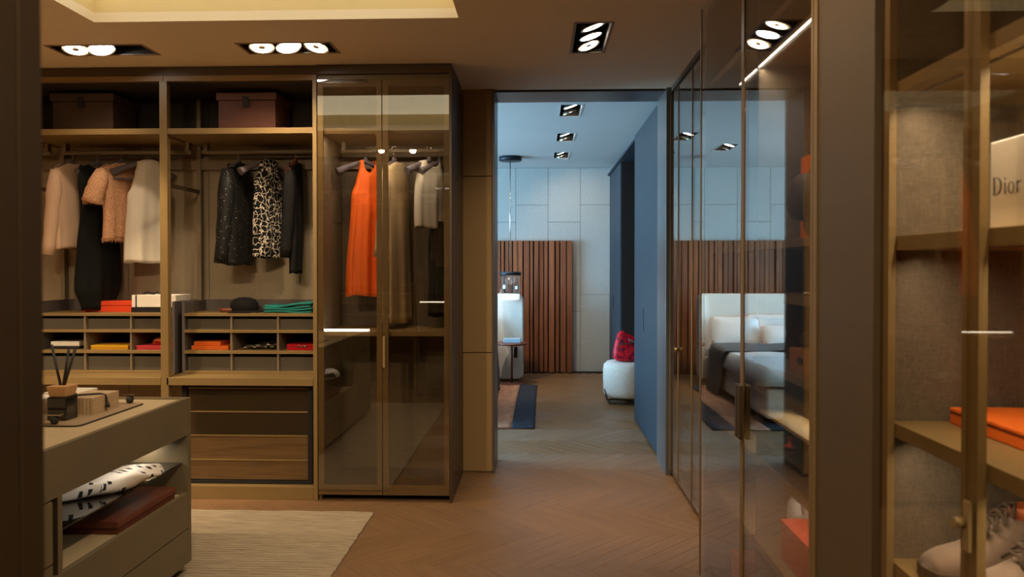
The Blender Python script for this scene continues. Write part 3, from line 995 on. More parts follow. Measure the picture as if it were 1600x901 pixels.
def glass_unit(W, xa, xm, xb, label, grp, side_at):
    t = thing('glass_wardrobe', label, 'wardrobe', ((xa + xb) / 2, W.y(0.28), 0), 0, grp)
    B = lambda *a: W.box(MB(), *a)
    B(xa, xb, 0.02, 0.56, 2.69, 2.725).build('top_panel', M['bronze'], t)
    B(xa, xb + 0.014, -0.01, 0.56, 2.7255, 2.782).build('fascia', M['bronze_dark'], t)
    B(xb, xb + 0.016, 0.028, 0.68, 0.0, 2.7255).build('side_panel', M['bronze_dark'], t, 0.001)
    B(xb, xb + 0.016, -0.012, 0.0245, 0.0, 2.7255).build('edge_strip', M['bronze_dark'], t, 0.001)
    if side_at:
        B(xa + 0.05, xb - 0.03, 0.06, 0.07, 2.349, 2.3525).build('led_profile', M['silver'], t)  # added profile to go with the fill below, no strip seen here
        area('wardrobe_fill', ((xa + xb) / 2, W.y(0.065), 2.347), (R(25), 0, 0), 0.75, 0.008, 3.0, (1, 0.86, 0.68), 150)  # added fill to brighten the clothes behind the glass
    B(xa + 0.002, xa + 0.016, 0.025, 0.54, 0.0, 2.69).build('partition', M['taupe'], t)
    B(xa, xb, 0.54, 0.56, 0.0, 2.69).build('back_panel', M['linen_dark'], t)
    B(xa + 0.016, xb, 0.03, 0.52, 2.353, 2.39).build('shelf', M['bronze'], t)
    B(xa, xb, 0.5, 0.54, 2.19, 2.27).build('back_rail', M['taupe'], t)
    rod = MB()
    rod.tube([(xa + 0.06, W.y(0.35), 2.29), (xb - 0.03, W.y(0.35), 2.29)], 0.0145, 14)
    rod = rod.build('hanging_rod', M['taupe'], t)
    for bx in (xa + 0.08, xb - 0.05):
        B(bx - 0.012, bx + 0.012, 0.33, 0.37, 2.29, 2.355).build('rod_bracket', M['taupe'], rod)
    B(xa + 0.016, xb, 0.06, 0.52, 1.055, 1.085).build('shelf', M['bronze'], t)
    B(xa + 0.02, xa + 0.315, 0.055, 0.075, 1.086, 1.098).build('led_profile', M['led'], t)
    B(xa + 0.016, xb, 0.06, 0.54, 0.03, 0.07).build('floor_panel', M['bronze_dark'], t)
    for i, (a, b) in enumerate(((xa + 0.004, xm - 0.003), (xm + 0.003, xb - 0.002))):
        fr = MB()
        z0, z1, s = 0.045, 2.69, 0.045
        W.box(fr, a, a + s * 0.75, 0.0, 0.018, z0, z1)
        W.box(fr, b - s * 0.75, b, 0.0, 0.018, z0, z1)
        W.box(fr, a + s * 0.75, b - s * 0.75, 0.0, 0.018, z0, z0 + s * 1.3)
        W.box(fr, a + s * 0.75, b - s * 0.75, 0.0, 0.018, z1 - s, z1)
        d = fr.build('door', M['bronze'], t)
        B(a, b, -0.0065, -0.0005, z0, z1).build('pane', M['glass'], d)
    hx = xm + 0.012
    hd = MB()
    W.box(hd, hx - 0.008, hx + 0.008, -0.02, -0.007, 0.86, 1.06)
    hd.build('handle', M['bronze'], d, 0.002)
    return t


WA = Side(4.65, 1)
GWA = 'tall wardrobe units on the wall with the black and ivory clothes'
open_bay(WA, -3.40, -2.41, -2.435, 0.05, 'open wardrobe bay holding the peach lace and ivory tops', GWA, [(-3.40, -2.95), (-2.95, -2.41)])
open_bay(WA, -2.408, -1.415, -1.442, 0.026, 'open wardrobe bay holding the three black garments', GWA, [(-2.408, -2.36), (-2.36, -1.415)])
glass_unit(WA, -1.412, -0.995, -0.566, 'tall glass-fronted wardrobe with the orange dress inside', GWA, 1)
open_bay(WA, -4.39, -3.402, -3.428, 0.026, 'empty open wardrobe bay at the outer end beyond the beige jacket', GWA, [(-4.39, -3.402)])
GCU = 'compartment units on the wardrobe counters'
compartments(WA, -3.38, -2.433, (-3.05, -2.734), 'bronze compartment unit carrying the orange and white gift boxes', GCU)
compartments(WA, -2.383, -1.446, (-2.051, -1.736), 'bronze compartment unit carrying the black cap and teal cloth', GCU)
chest(WA, -2.33, -1.47, 'four-drawer chest with smoked and wood fronts below the counter', 'drawer chests')

WB = Side(0.81, -1)
GWB = 'wardrobe units facing the island, seen in reflections'
glass_unit(WB, -1.42, -0.99, -0.583, 'tall glass wardrobe behind the island whose end panel borders the view', GWB, 0)
open_bay(WB, -2.41, -1.424, -1.45, 0.026, 'open wardrobe bay behind the island with wine-red coats', GWB, [(-2.41, -1.424)])
open_bay(WB, -3.40, -2.414, -2.44, 0.026, 'open wardrobe bay behind the island with a brown coat', GWB, [(-3.40, -2.414)])
compartments(WB, -2.385, -1.455, (-2.07, -1.76), 'compartment unit under the wine-red coats', GCU)

# ------------------------------------------------------------------ clothes and hangers


def hanger(loc, rot, label, m='hanger', bar=False, group='clothes hangers on the rods', half=0.2):
    t = thing('clothes_hanger', label, 'hanger', loc, rot, group)
    mb = MB()
    pts, rad = [], []
    for i in range(13):
        u = -1 + i / 6
        pts.append((u * half, 0.02 * (u * u) * 1.2, -0.085 - 0.085 * abs(u) ** 1.35))
        rad.append(0.014 + 0.014 * abs(u) ** 2)
    mb.tube(pts, rad, 12)
    mb.lathe([(0.012, -0.1), (0.017, -0.085), (0.014, -0.062), (0.006, -0.055)], (0, 0, 0), 12)
    mb.build('shoulder_body', M[m], t, local=True)
    hk = MB()
    ps = [(0, 0, -0.058), (0, 0, -0.035)]
    for i in range(9):
        a = R(-60 + i * 30)
        ps.append((0.019 * math.cos(a) - 0.003 if False else 0.0, 0.0185 * math.cos(a), 0.0 + 0.0185 * math.sin(a)))
    hk.tube(ps, 0.0022, 8)
    hk.build('hook', M['chrome'], t, local=True)
    if bar:
        b = MB()
        b.tube([(-half * 0.95, 0.02, -0.205), (half * 0.95, 0.02, -0.205)], 0.008, 10)
        b.build('trouser_bar', M[m], t, local=True)
    return t


def lerp_prof(prof, v):
    for (a, x), (b, y) in zip(prof[:-1], prof[1:]):
        if v <= b:
            f = (v - a) / (b - a) if b > a else 0
            f = f * f * (3 - 2 * f)
            return x + (y - x) * f
    return prof[-1][1]


def garment(name, label, cat, mname, loc, rot, length, wprof, dprof, neck=0.07, nf=0.07, nb=0.02, drop=0.085, folds=(6, 0.012), sleeves=None, group='clothes on the rods', seed=1, hem=0.006, slim=1.0, opening=False):
    """A hanging garment: closed loft from shoulder line to hem, x along the hanger."""
    rg = random.Random(seed)
    ph = [rg.uniform(0, 6.28) for _ in range(4)]
    k, amp = folds
    mb = MB()

    def f(u, v):
        th = 2 * PI * u
        cx, s = math.cos(th), math.sin(th)
        w = lerp_prof(wprof, v)
        d = lerp_prof(dprof, v)
        w0 = wprof[0][1]
        ax = abs(cx)
        zt = -0.072 - drop * (ax * w0 / 0.2) ** 1.35
        nk = neck / w0
        if ax < nk:
            zt -= (nf if s > 0 else nb) * (1 - (ax / nk) ** 2) ** 0.6
        zb = -length + hem * math.sin(3 * th + ph[0])
        z = zt + (zb - zt) * v
        r = 1 + amp / max(d, 0.02) * v ** 0.7 * (math.sin(k * th + ph[1] + 1.2 * v) + 0.5 * math.sin((k * 2 + 1) * th + ph[2]))
        se = math.copysign(abs(s) ** 0.75, s)
        sway = 0.008 * math.sin(4 * v + ph[3])
        return (cx * w + sway, se * d * r, z)
    mb.grid(f, 72, 30, True)
    t = mb.build(name, M[mname], None, local=True, solid=0.003)
    t.location = loc
    t.rotation_euler = (0, 0, rot)
    tag(t, label, cat, group)
    if sleeves:
        ln, r0, r1, flat, spreadx, sides = sleeves
        for sx in sides:
            sb = MB()
            pts, rad = [], []
            w0 = wprof[0][1]
            for i in range(9):
                q = i / 8
                pts.append((sx * (w0 * 0.93 + spreadx * math.sin(q * PI * 0.6) + 0.015 * q), 0.015 + 0.03 * q * q, -0.088 - drop - 0.008 + (0.03 if i == 0 else 0) - ln * q))
                rad.append(r0 + (r1 - r0) * q + 0.003 * math.sin(q * 19 + seed))
            rad[0] = r0 * 0.6
            sb.tube(pts, rad, 16, False, ((1, 0, 0), flat))
            o = sb.build('sleeve', M[mname], t, local=True, solid=0.002)
    return t


RY, RZ = 5.0, 2.29 + 0.0145


def at(x):
    return (x, RY, RZ)


GH = 'clothes hangers on the rods'
hanger(at(-3.23), R(84), 'grey velvet hanger carrying the beige jacket', 'hanger', False, GH, 0.148)
garment('jacket', 'beige wool jacket with long sleeve hanging first on the rod', 'jacket', 'beige', at(-3.225), R(86), 0.68,
        [(0, 0.17), (0.3, 0.175), (1, 0.18)], [(0, 0.035), (0.3, 0.045), (1, 0.05)], 0.075, 0.06, 0.02, folds=(5, 0.007), sleeves=(0.54, 0.05, 0.04, 0.8, 0.02, (-1, 1)), seed=3)
hanger(at(-3.057), R(78), 'grey velvet hanger carrying the long black dress', 'hanger', False, GH, 0.148)
garment('dress', 'long black dress whose hem reaches the compartment unit', 'dress', 'blackknit', at(-3.057), R(80), 1.095,
        [(0, 0.15), (0.1, 0.16), (0.3, 0.14), (0.55, 0.17), (0.85, 0.18), (1, 0.12)], [(0, 0.035), (0.15, 0.05), (0.4, 0.06), (0.8, 0.085), (1, 0.06)], 0.1, 0.14, 0.05, folds=(5, 0.01), seed=5)
hanger(at(-2.885), R(74), 'grey velvet hanger carrying the peach lace top', 'hanger', False, GH, 0.148)
lace = garment('blouse', 'peach lace top with short fringed sleeves', 'blouse', 'lace', at(-2.885), R(76), 0.62,
               [(0, 0.17), (0.2, 0.165), (0.6, 0.15), (1, 0.16)], [(0, 0.035), (0.25, 0.05), (1, 0.055)], 0.075, 0.05, 0.015, folds=(7, 0.006), sleeves=(0.19, 0.06, 0.07, 0.75, 0.035, (-1, 1)), seed=8, hem=0.012)
# torn fringe at hem and cuffs
fr = MB()
rf = random.Random(4)
for i in range(120):
    th = 2 * PI * i / 120
    x, y = 0.16 * math.cos(th), 0.055 * math.copysign(abs(math.sin(th)) ** 0.75, math.sin(th))
    l_ = 0.012 + 0.02 * rf.random()
    fr.add([(x - 0.005, y, -0.61), (x + 0.005, y, -0.61), (x + rf.uniform(-.006, .006), y + rf.uniform(-.006, .006), -0.615 - l_)], [(0, 1, 2)])
for sx in (-1, 1):
    for i in range(50):
        th = 2 * PI * i / 50
        x, y = sx * 0.2 + 0.052 * math.cos(th), 0.045 + 0.07 * math.sin(th)
        l_ = 0.012 + 0.02 * rf.random()
        fr.add([(x - 0.006, y, -0.36), (x + 0.006, y, -0.36), (x + rf.uniform(-.006, .006), y, -0.365 - l_)], [(0, 1, 2)])
fo = fr.build('fringe', M['lace'], lace, local=True)
fo['kind'] = 'stuff'
hanger(at(-2.727), R(46), 'grey velvet hanger with trouser bar carrying the ivory top', 'hanger', True, GH)
garment('sleeveless_top', 'ivory silk sleeveless top with high ruffled collar', 'top', 'ivory', at(-2.70), R(40), 0.775,
        [(0, 0.075), (0.04, 0.075), (0.12, 0.09), (0.25, 0.11), (0.33, 0.135), (1, 0.145)], [(0, 0.045), (0.1, 0.045), (0.3, 0.055), (1, 0.06)], 0.06, -0.012, -0.006, drop=0.04, folds=(5, 0.009), seed=12)

hanger(at(-2.063), R(90), 'grey velvet hanger carrying the glittering black jacket', 'hanger', False, GH, 0.148)
garment('jacket', 'black jacket sprinkled with small silver sequins', 'jacket', 'sequin', at(-2.063), R(90), 0.79,
        [(0, 0.17), (0.2, 0.175), (1, 0.18)], [(0, 0.035), (0.25, 0.052), (1, 0.058)], 0.08, 0.06, 0.02, folds=(5, 0.007), sleeves=(0.60, 0.055, 0.045, 0.9, 0.015, (-1, 1)), seed=15)
hanger(at(-1.876), R(64), 'grey velvet hanger carrying the black and white blouse', 'hanger', False, GH)
garment('blouse', 'black blouse printed with a white crackle net', 'blouse', 'netprint', at(-1.862), R(62), 0.74,
        [(0, 0.075), (0.1, 0.08), (0.25, 0.115), (1, 0.11)], [(0, 0.035), (0.12, 0.04), (0.3, 0.045), (1, 0.045)], 0.06, 0.0, 0.0, drop=0.05, folds=(5, 0.006), seed=18)
hanger(at(-1.667), R(98), 'red-brown wooden hanger carrying the narrow black jacket', 'hanger_red', False, GH, 0.148)
garment('jacket', 'narrow plain black jacket hanging last on the rod', 'jacket', 'blackcloth', at(-1.667), R(98), 0.845,
        [(0, 0.15), (0.15, 0.155), (0.6, 0.13), (1, 0.12)], [(0, 0.03), (0.2, 0.036), (0.7, 0.04), (1, 0.036)], 0.075, 0.05, 0.02, folds=(4, 0.006), sleeves=(0.56, 0.04, 0.034, 0.9, 0.0, (-1,)), seed=22)

# behind the bronze glass
hanger(at(-1.185), R(42), 'dark hanger carrying the orange dress behind the glass', 'hanger', False, GH)
garment('dress', 'bright orange sleeveless dress behind the bronze glass door', 'dress', 'orange_silk', at(-1.175), R(40), 1.0,
        [(0, 0.06), (0.06, 0.062), (0.16, 0.085), (0.26, 0.115), (1, 0.145)], [(0, 0.028), (0.1, 0.035), (0.3, 0.055), (1, 0.07)], 0.045, 0.13, 0.09, drop=0.03, folds=(6, 0.012), seed=25)
hanger(at(-0.987), R(76), 'dark hanger carrying the long tan coat behind the glass', 'hanger', False, GH, 0.148)
garment('coat', 'long tan coat hanging behind the bronze glass door', 'coat', 'tan', at(-0.975), R(78), 1.18,
        [(0, 0.16), (0.2, 0.17), (1, 0.18)], [(0, 0.035), (0.2, 0.05), (1, 0.075)], 0.07, 0.06, 0.02, folds=(6, 0.01), sleeves=(0.56, 0.045, 0.04, 0.95, 0.005, (-1, 1)), seed=27)
hanger(at(-0.75), R(60), 'dark hanger carrying the pale blouse behind the glass', 'hanger', False, GH)
garment('blouse', 'pale sleeveless blouse behind the last glass door', 'blouse', 'ivory', at(-0.745), R(56), 0.54,
        [(0, 0.10), (0.15, 0.11), (0.4, 0.13), (1, 0.13)], [(0, 0.03), (0.2, 0.045), (1, 0.05)], 0.065, 0.1, 0.05, drop=0.05, folds=(5, 0.007), seed=29)
hanger((-0.69, 5.07, RZ), R(66), 'dark hanger carrying the black skirt behind the glass', 'hanger', True, GH)
garment('skirt', 'black skirt hanging beside the pale blouse behind glass', 'skirt', 'blackcloth', (-0.67, 5.09, RZ - 0.42), R(60), 0.72,
        [(0, 0.11), (0.3, 0.13), (1, 0.14)], [(0, 0.035), (0.3, 0.05), (1, 0.06)], 0.1, 0.0, 0.0, drop=0.0, folds=(6, 0.008), seed=31)

# coats on the opposite side (only reflections show them)
for i, (x, mm, ln, nm) in enumerate(((-1.62, 'wine', 1.0, 'first wine-red coat'), (-1.86, 'wine', 1.05, 'second wine-red coat'), (-2.9, 'brownwool', 0.95, 'brown coat'), (-1.05, 'tan', 0.8, 'tan jacket behind glass'))):
    p = (x, WB.y(0.35), RZ)
    hanger(p, R(120 + 9 * i), 'grey velvet hanger carrying the ' + nm + ' opposite the main wardrobe', 'hanger', False, GH)
    garment('coat', nm + ' on the rod opposite the main wardrobe', 'coat', mm, p, R(120 + 9 * i), ln,
            [(0, 0.18), (0.2, 0.19), (1, 0.2)], [(0, 0.045), (0.2, 0.075), (1, 0.09)], 0.07, 0.06, 0.02, folds=(5, 0.01), sleeves=(0.55, 0.055, 0.05, 0.95, 0.01, (-1, 1)), seed=40 + i)

# ------------------------------------------------------------------ boxes and small things on the wardrobe


def lidded_box(name, label, mname, x0, x1, y0, y1, z0, z1, lid, over=0.006, group=None, tab=None, lidm=None, cat='box'):
    t = thing(name, label, cat, ((x0 + x1) / 2, (y0 + y1) / 2, z0), 0, group)
    BX(x0 + over, x1 - over, y0 + over, y1 - over, z0, z1 - lid).build('body', M[mname], t, 0.003)
    BX(x0, x1, y0, y1, z1 - lid + 0.002, z1).build('lid', M[lidm or mname], t, 0.003)
    if tab:
        BX(tab - 0.022, tab + 0.022, y0 - 0.004, y0 + 0.004, z1 - lid - 0.045, z1 - lid * 0.5).build('tab', M['ribbon'], t)
    return t


lidded_box('storage_box', 'dark leather lidded storage box above the ivory top', 'storage_dark', -3.27, -2.835, 4.82, 5.13, 2.391, 2.66, 0.055, 0.011, 'leather storage boxes on the top shelf', -3.06)
lidded_box('storage_box', 'red-brown leather lidded storage box above the black jackets', 'storage', -2.14, -1.735, 4.82, 5.13, 2.391, 2.655, 0.05, 0.011, 'leather storage boxes on the top shelf', -1.94)
lidded_box('storage_box', 'brown storage box on the shelf opposite the main wardrobe', 'storage', -2.3, -1.85, 0.34, 0.66, 2.391, 2.66, 0.05, 0.011, 'leather storage boxes on the top shelf')
UZ = 1.192
lidded_box('gift_box', 'flat red-orange gift box beside the long black dress', 'redorange', -3.13, -2.775, 4.93, 5.12, UZ, UZ + 0.075, 0.033, 0.002, 'gift boxes')
wt = lidded_box('gift_box', 'white gift box tied with black ribbon on the compartment unit', 'white', -2.765, -2.46, 4.90, 5.12, UZ, UZ + 0.118, 0.085, 0.002, 'gift boxes', lidm='white')
rb = MB()
rb.box(-2.737, -2.729, 4.897, 5.123, UZ + 0.03, UZ + 0.1185)
rb.box(-2.766, -2.459, 4.897, 5.0, UZ + 0.0005, UZ + 0.033)
rb.tube([(-2.74, 5.0, UZ + 0.121), (-2.70, 4.97, UZ + 0.133), (-2.66, 4.99, UZ + 0.124), (-2.62, 4.96, UZ + 0.135), (-2.57, 4.98, UZ + 0.121)], 0.007, 8)
rb.build('ribbon', M['ribbon'], wt)
CZ = 0.942
lidded_box('gift_box', 'black and white flat box in the first cubby', 'ribbon', -3.33, -3.13, 4.90, 5.08, CZ, CZ + 0.05, 0.033, 0.001, 'boxes in the cubbies', lidm='white')
lidded_box('gift_box', 'flat yellow box in a cubby', 'yellow', -3.035, -2.775, 4.87, 5.08, CZ, CZ + 0.03, 0.02, 0.001, 'boxes in the cubbies')
lidded_box('gift_box', 'flat pink-red box under a rumpled scarf in a cubby', 'pink', -2.722, -2.455, 4.87, 5.08, CZ, CZ + 0.028, 0.018, 0.001, 'boxes in the cubbies')


def rumple(name, label, cat, mname, c, h, seed, amp=0.25, group=None, n=40, m=18, rot=0.0, e=0.7, freq=9):
    rg = random.Random(seed)
    ps = [(rg.uniform(-1, 1), rg.uniform(-1, 1), rg.uniform(-1, 1), rg.uniform(0, 6.28)) for _ in range(6)]
    def fn(q):
        s = 0
        for a, b, cc, p in ps:
            s += math.sin(freq * (a * q.x / h[0] + b * q.y / h[1] + cc * q.z / h[2]) * 0.5 + p)
        f = 1 + amp * s / 3
        r = Vector((q.x * f, q.y * f, max(q.z * f, -h[2])))
        ca, sa = math.cos(rot), math.sin(rot)
        return Vector((r.x * ca - r.y * sa, r.x * sa + r.y * ca, r.z))
    mb = MB()
    mb.superell(c, h, e, n, m, fn)
    o = mb.build(name, M[mname])
    return tag(o, label, cat, group)


rumple('scarf', 'rumpled rust silk scarf on the pink-red box', 'scarf', 'tanleather', (-2.56, 4.97, CZ + 0.052), (0.085, 0.07, 0.024), 3)
ob = 'orange books in the cubby'
tag(BX(-2.345, -2.09, 4.88, 5.07, CZ, CZ + 0.027).build('book', M['orange'], None, 0.002), 'larger orange slim box at the bottom of the pair', 'box', 'boxes in the cubbies')
tag(BX(-2.33, -2.15, 4.89, 5.05, CZ + 0.0275, CZ + 0.055).build('book', M['orange'], None, 0.002), 'smaller orange slim box on top of the pair', 'box', 'boxes in the cubbies')
# jumbled chain necklace in the middle cubby
ch = MB()
rg = random.Random(21)
p = Vector((-1.99, 4.93, CZ + 0.008))
pts = []
for i in range(150):
    f = i / 149
    hgt = 0.008 + (0.045 * abs(math.sin(f * 11)) * (0.3 + 0.7 * f))
    pts.append((-1.985 + 0.215 * f + 0.022 * math.sin(i * 1.3), 4.95 + 0.05 * math.sin(i * 0.9 + 1), CZ + 0.006 + hgt * rg.uniform(0.4, 1)))
ch.tube(pts, 0.0042, 6)
tag(ch.build('chain_necklace', M['silver']), 'tangled silver chain necklace in the middle cubby', 'necklace')
rbx = lidded_box('gift_box', 'shiny red box with a bow in the last cubby', 'red', -1.69, -1.475, 4.87, 5.08, CZ, CZ + 0.04, 0.02, 0.001, 'boxes in the cubbies')
bw = MB()
bw.tube([(-1.62, 4.866, CZ + 0.02), (-1.60, 4.862, CZ + 0.034), (-1.585, 4.864, CZ + 0.02), (-1.57, 4.862, CZ + 0.034), (-1.55, 4.866, CZ + 0.02)], 0.004, 8)
bw.build('bow', M['silver'], rbx)
# leather dish, cap and folded cloth on the second unit
dm = MB()
dm.lathe([(0.0, 0.0), (0.05, 0.0), (0.062, 0.028), (0.056, 0.028), (0.046, 0.007), (0.0, 0.006)], (-2.12, 4.95, UZ), 28)
tag(dm.build('leather_dish', M['leather']), 'small brown leather dish beside the black cap', 'dish')
cp = thing('cap', 'black peaked cap lying on the compartment unit', 'cap', (-2.01, 4.96, UZ))
cm = MB()
cm.lathe([(0.088, 0.0), (0.094, 0.03), (0.09, 0.062), (0.072, 0.086), (0.04, 0.099), (0.0, 0.102)], (-2.02, 4.98, UZ), 28)
cm.build('crown', M['blackcloth'], cp)
bm_ = MB()
bm_.grid(lambda u, v: (-2.02 + (0.09 + 0.065 * v) * math.cos(R(-110 + 130 * u)), 4.98 + (0.09 + 0.065 * v) * math.sin(R(-110 + 130 * u)), UZ + 0.012 - 0.008 * v), 20, 5)
bm_.build('peak', M['blackcloth'], cp, solid=0.006)
# folded teal cloth
tl = MB()
for i in range(4):
    o_ = 0.006 * math.sin(i * 2.2)
    def tf(u, v, i=i, o_=o_):
        x = -1.845 + o_ + 0.32 * u
        y = 4.87 + 0.19 * v + 0.004 * math.sin(7 * u)
        z = UZ + 0.007 + 0.013 * i + 0.004 * math.sin(6 * u + i) * (1 + 0.3 * i) + 0.003 * math.sin(9 * v + 2 * i) + (0.012 * u * i / 3)
        return (x, y, z)
    tl.grid(tf, 22, 8)
tag(tl.build('folded_cloth', M['teal'], None, solid=0.011), 'folded teal cloth on the compartment unit', 'cloth')

# ------------------------------------------------------------------ island
ist = thing('island_cabinet', 'bronze dresser island with open lit niche and drawers', 'island', (-2.25, 2.73, 0.0))
IX0, IX1, IY0, IY1, IZ0, IZ1 = -2.85, -1.70, 1.93, 3.53, 0.064, 0.865
bd = MB()
bd.box(IX0, IX1, IY1 - 0.03, IY1, IZ0, IZ1)                       # far end panel
bd.box(IX0, IX1, IY0, IY0 + 0.03, IZ0, IZ1)                       # near end panel
bd.box(IX0, IX0 + 0.03, IY0 + 0.03, IY1 - 0.03, IZ0, IZ1)         # back side
bd.build('end_panels', M['island'], ist, 0.0015)
BX(IX1 - 0.025, IX1 - 0.001, IY0 + 0.031, IY1 - 0.031, 0.686, IZ1).build('fascia', M['island'], ist, 0.001)
BX(IX1 - 0.6, IX1 - 0.026, 2.47, IY1 - 0.031, 0.677, 0.686).build('niche_ceiling', M['island'], ist)
BX(IX1 - 0.6, IX1 - 0.026, 2.56, IY1 - 0.031, 0.385, 0.395).build('niche_floor', M['islandtop'], ist)
BX(IX1 - 0.62, IX1 - 0.6, 2.5, IY1 - 0.031, 0.385, 0.686).build('niche_back', M['taupe'], ist)
BX(IX1 - 0.6, IX1 - 0.002, 2.535, 2.56, 0.385, 0.686).build('niche_side', M['island'], ist)
BX(IX1 - 0.57, IX1 - 0.03, 2.561, IY1 - 0.032, 0.545, 0.552).build('glass_shelf', M['smokeglass'], ist)
BX(IX1 - 0.205, IX1 - 0.195, 3.36, 3.48, 0.6745, 0.677).build('led_strip', M['led'], ist)
area('niche_light', (IX1 - 0.2, 3.42, 0.672), (0, R(10), 0), 0.01, 0.12, 0.7, (1, 0.9, 0.75))
area('niche_light', (IX1 - 0.05, 3.0, 0.673), (0, R(30), 0), 0.01, 0.8, 0.35, (1, 0.9, 0.75))  # added unseen fill along the niche front, brightens the scarf
for z0, z1 in ((0.235, 0.408), (IZ0 + 0.002, 0.229)):
    BX(IX1 - 0.022, IX1, 2.51, IY1 - 0.032, z0, z1).build('drawer', M['island'], ist, 0.001)
for z0, z1 in ((0.235, 0.455), (IZ0 + 0.002, 0.229), (0.461, 0.68)):
    BX(IX1 - 0.022, IX1, IY0 + 0.032, 2.505, z0, z1).build('drawer', M['island'], ist, 0.001)
BX(IX0 + 0.031, IX1 - 0.026, IY0 + 0.031, IY1 - 0.031, IZ0, 0.08).build('bottom_panel', M['island'], ist)
BX(IX0 + 0.12, IX1 - 0.12, IY0 + 0.12, IY1 - 0.12, 0.0, IZ0).build('plinth', M['black'], ist)
BX(IX0 + 0.031, IX1 - 0.026, IY0 + 0.031, IY1 - 0.031, IZ1 - 0.03, IZ1 - 0.008).build('top_inset', M['islandtop'], ist)

# folded printed scarf hanging over the glass shelf
sc = MB()
def scf(u, v):
    a = 2 * PI * u
    L_ = 0.38
    y = 2.86 + L_ * v
    wdt = 0.03 + 0.085 * min(1.0, (v / 0.45)) ** 0.7 - 0.045 * max(0.0, (v - 0.8) / 0.2) ** 2
    hh = 0.02 + 0.02 * math.sin(PI * min(1, v * 0.9 + 0.15))
    x = -1.96 + 0.2 * v + 0.02 * math.sin(3 * v) + wdt * math.copysign(abs(math.cos(a)) ** 0.6, math.cos(a))
    z = 0.592 + 0.005 * math.sin(13 * v + 2 * a) + hh * math.copysign(abs(math.sin(a)) ** 0.7, math.sin(a)) + 0.006 * math.sin(3 * a + 4 * v)
    return (x, y, max(z, 0.5525))
sc.grid(scf, 40, 30, True)
o = len(sc.v)
tag(sc.build('folded_scarf', M['scarfprint']), 'white scarf with black dashes folded on the island glass shelf', 'scarf')
# brown leather case
cs_ = thing('leather_case', 'flat brown leather case in the island niche under the glass shelf', 'case', (-1.86, 3.2, 0.396))
BX(-2.06, -1.735, 2.96, 3.44, 0.396, 0.42).build('tray', M['leather'], cs_, 0.004)
BX(-2.065, -1.73, 2.955, 3.445, 0.4215, 0.452).build('lid', M['leather'], cs_, 0.005)

# tray and the things on the island top
TZ = IZ1 - 0.008
ty = thing('tray', 'shallow leather tray with sphere feet handles on the island', 'tray', (-2.15, 3.12, TZ))
def rrect(x0, x1, y0, y1, r, n=6):
    p = []
    for cx, cy, a0 in ((x1 - r, y1 - r, 0), (x0 + r, y1 - r, 90), (x0 + r, y0 + r, 180), (x1 - r, y0 + r, 270)):
        for i in range(n + 1):
            a = R(a0 + 90 * i / n)
            p.append((cx + r * math.cos(a), cy + r * math.sin(a)))
    return p
MB().prism(rrect(-2.5, -1.845, 2.88, 3.385, 0.03), lambda u, v, d: (u, v, d), TZ + 0.0005, TZ + 0.005).build('rim', M['ink'], ty)
MB().prism(rrect(-2.496, -1.849, 2.884, 3.381, 0.028), lambda u, v, d: (u, v, d), TZ + 0.0052, TZ + 0.0075).build('mat', M['tray'], ty)
TT = TZ + 0.0076
for yy, xs in ((2.90, (-2.32, -1.945)), (3.36, (-2.3, -1.895))):
    hb = MB()
    hb.box(xs[0], xs[1] + 0.015, yy - 0.011, yy + 0.011, TT + 0.036, TT + 0.041)
    h = hb.build('handle', M['silver'], ty)
    for xx in xs:
        bb = MB()
        bb.lathe([(0.0, 0.0), (0.012, 0.003), (0.018, 0.018), (0.012, 0.033), (0.0, 0.036)], (xx - 0.012, yy, TT), 18)
        bb.build('ball', M['ink'], h)
# reed diffuser
rd = thing('reed_diffuser', 'dark glass reed diffuser with pale wood collar on the tray', 'diffuser', (-1.975, 3.0, TT))
dx, dy = -1.99, 3.0
BX(dx - 0.041, dx + 0.041, dy - 0.041, dy + 0.041, TT, TT + 0.098).build('bottle', M['bottle'], rd, 0.006)
co = MB()
co.add([(dx - 0.034, dy - 0.034, TT + 0.099), (dx + 0.034, dy - 0.034, TT + 0.099), (dx + 0.034, dy + 0.034, TT + 0.099), (dx - 0.034, dy + 0.034, TT + 0.099),
        (dx - 0.042, dy - 0.042, TT + 0.142), (dx + 0.042, dy - 0.042, TT + 0.142), (dx + 0.042, dy + 0.042, TT + 0.142), (dx - 0.042, dy + 0.042, TT + 0.142)],
       [(0, 3, 2, 1), (4, 5, 6, 7), (0, 1, 5, 4), (1, 2, 6, 5), (2, 3, 7, 6), (3, 0, 4, 7)])
co.build('collar', M['palewood'], rd, 0.002)
for a, b in ((-0.052, 0.31), (0.05, 0.295), (0.022, 0.29)):
    MB().tube([(dx + a * 0.1, dy, TT + 0.13), (dx + a, dy + 0.01, TT + b)], 0.0055, 8).build('reed', M['ink'], rd)
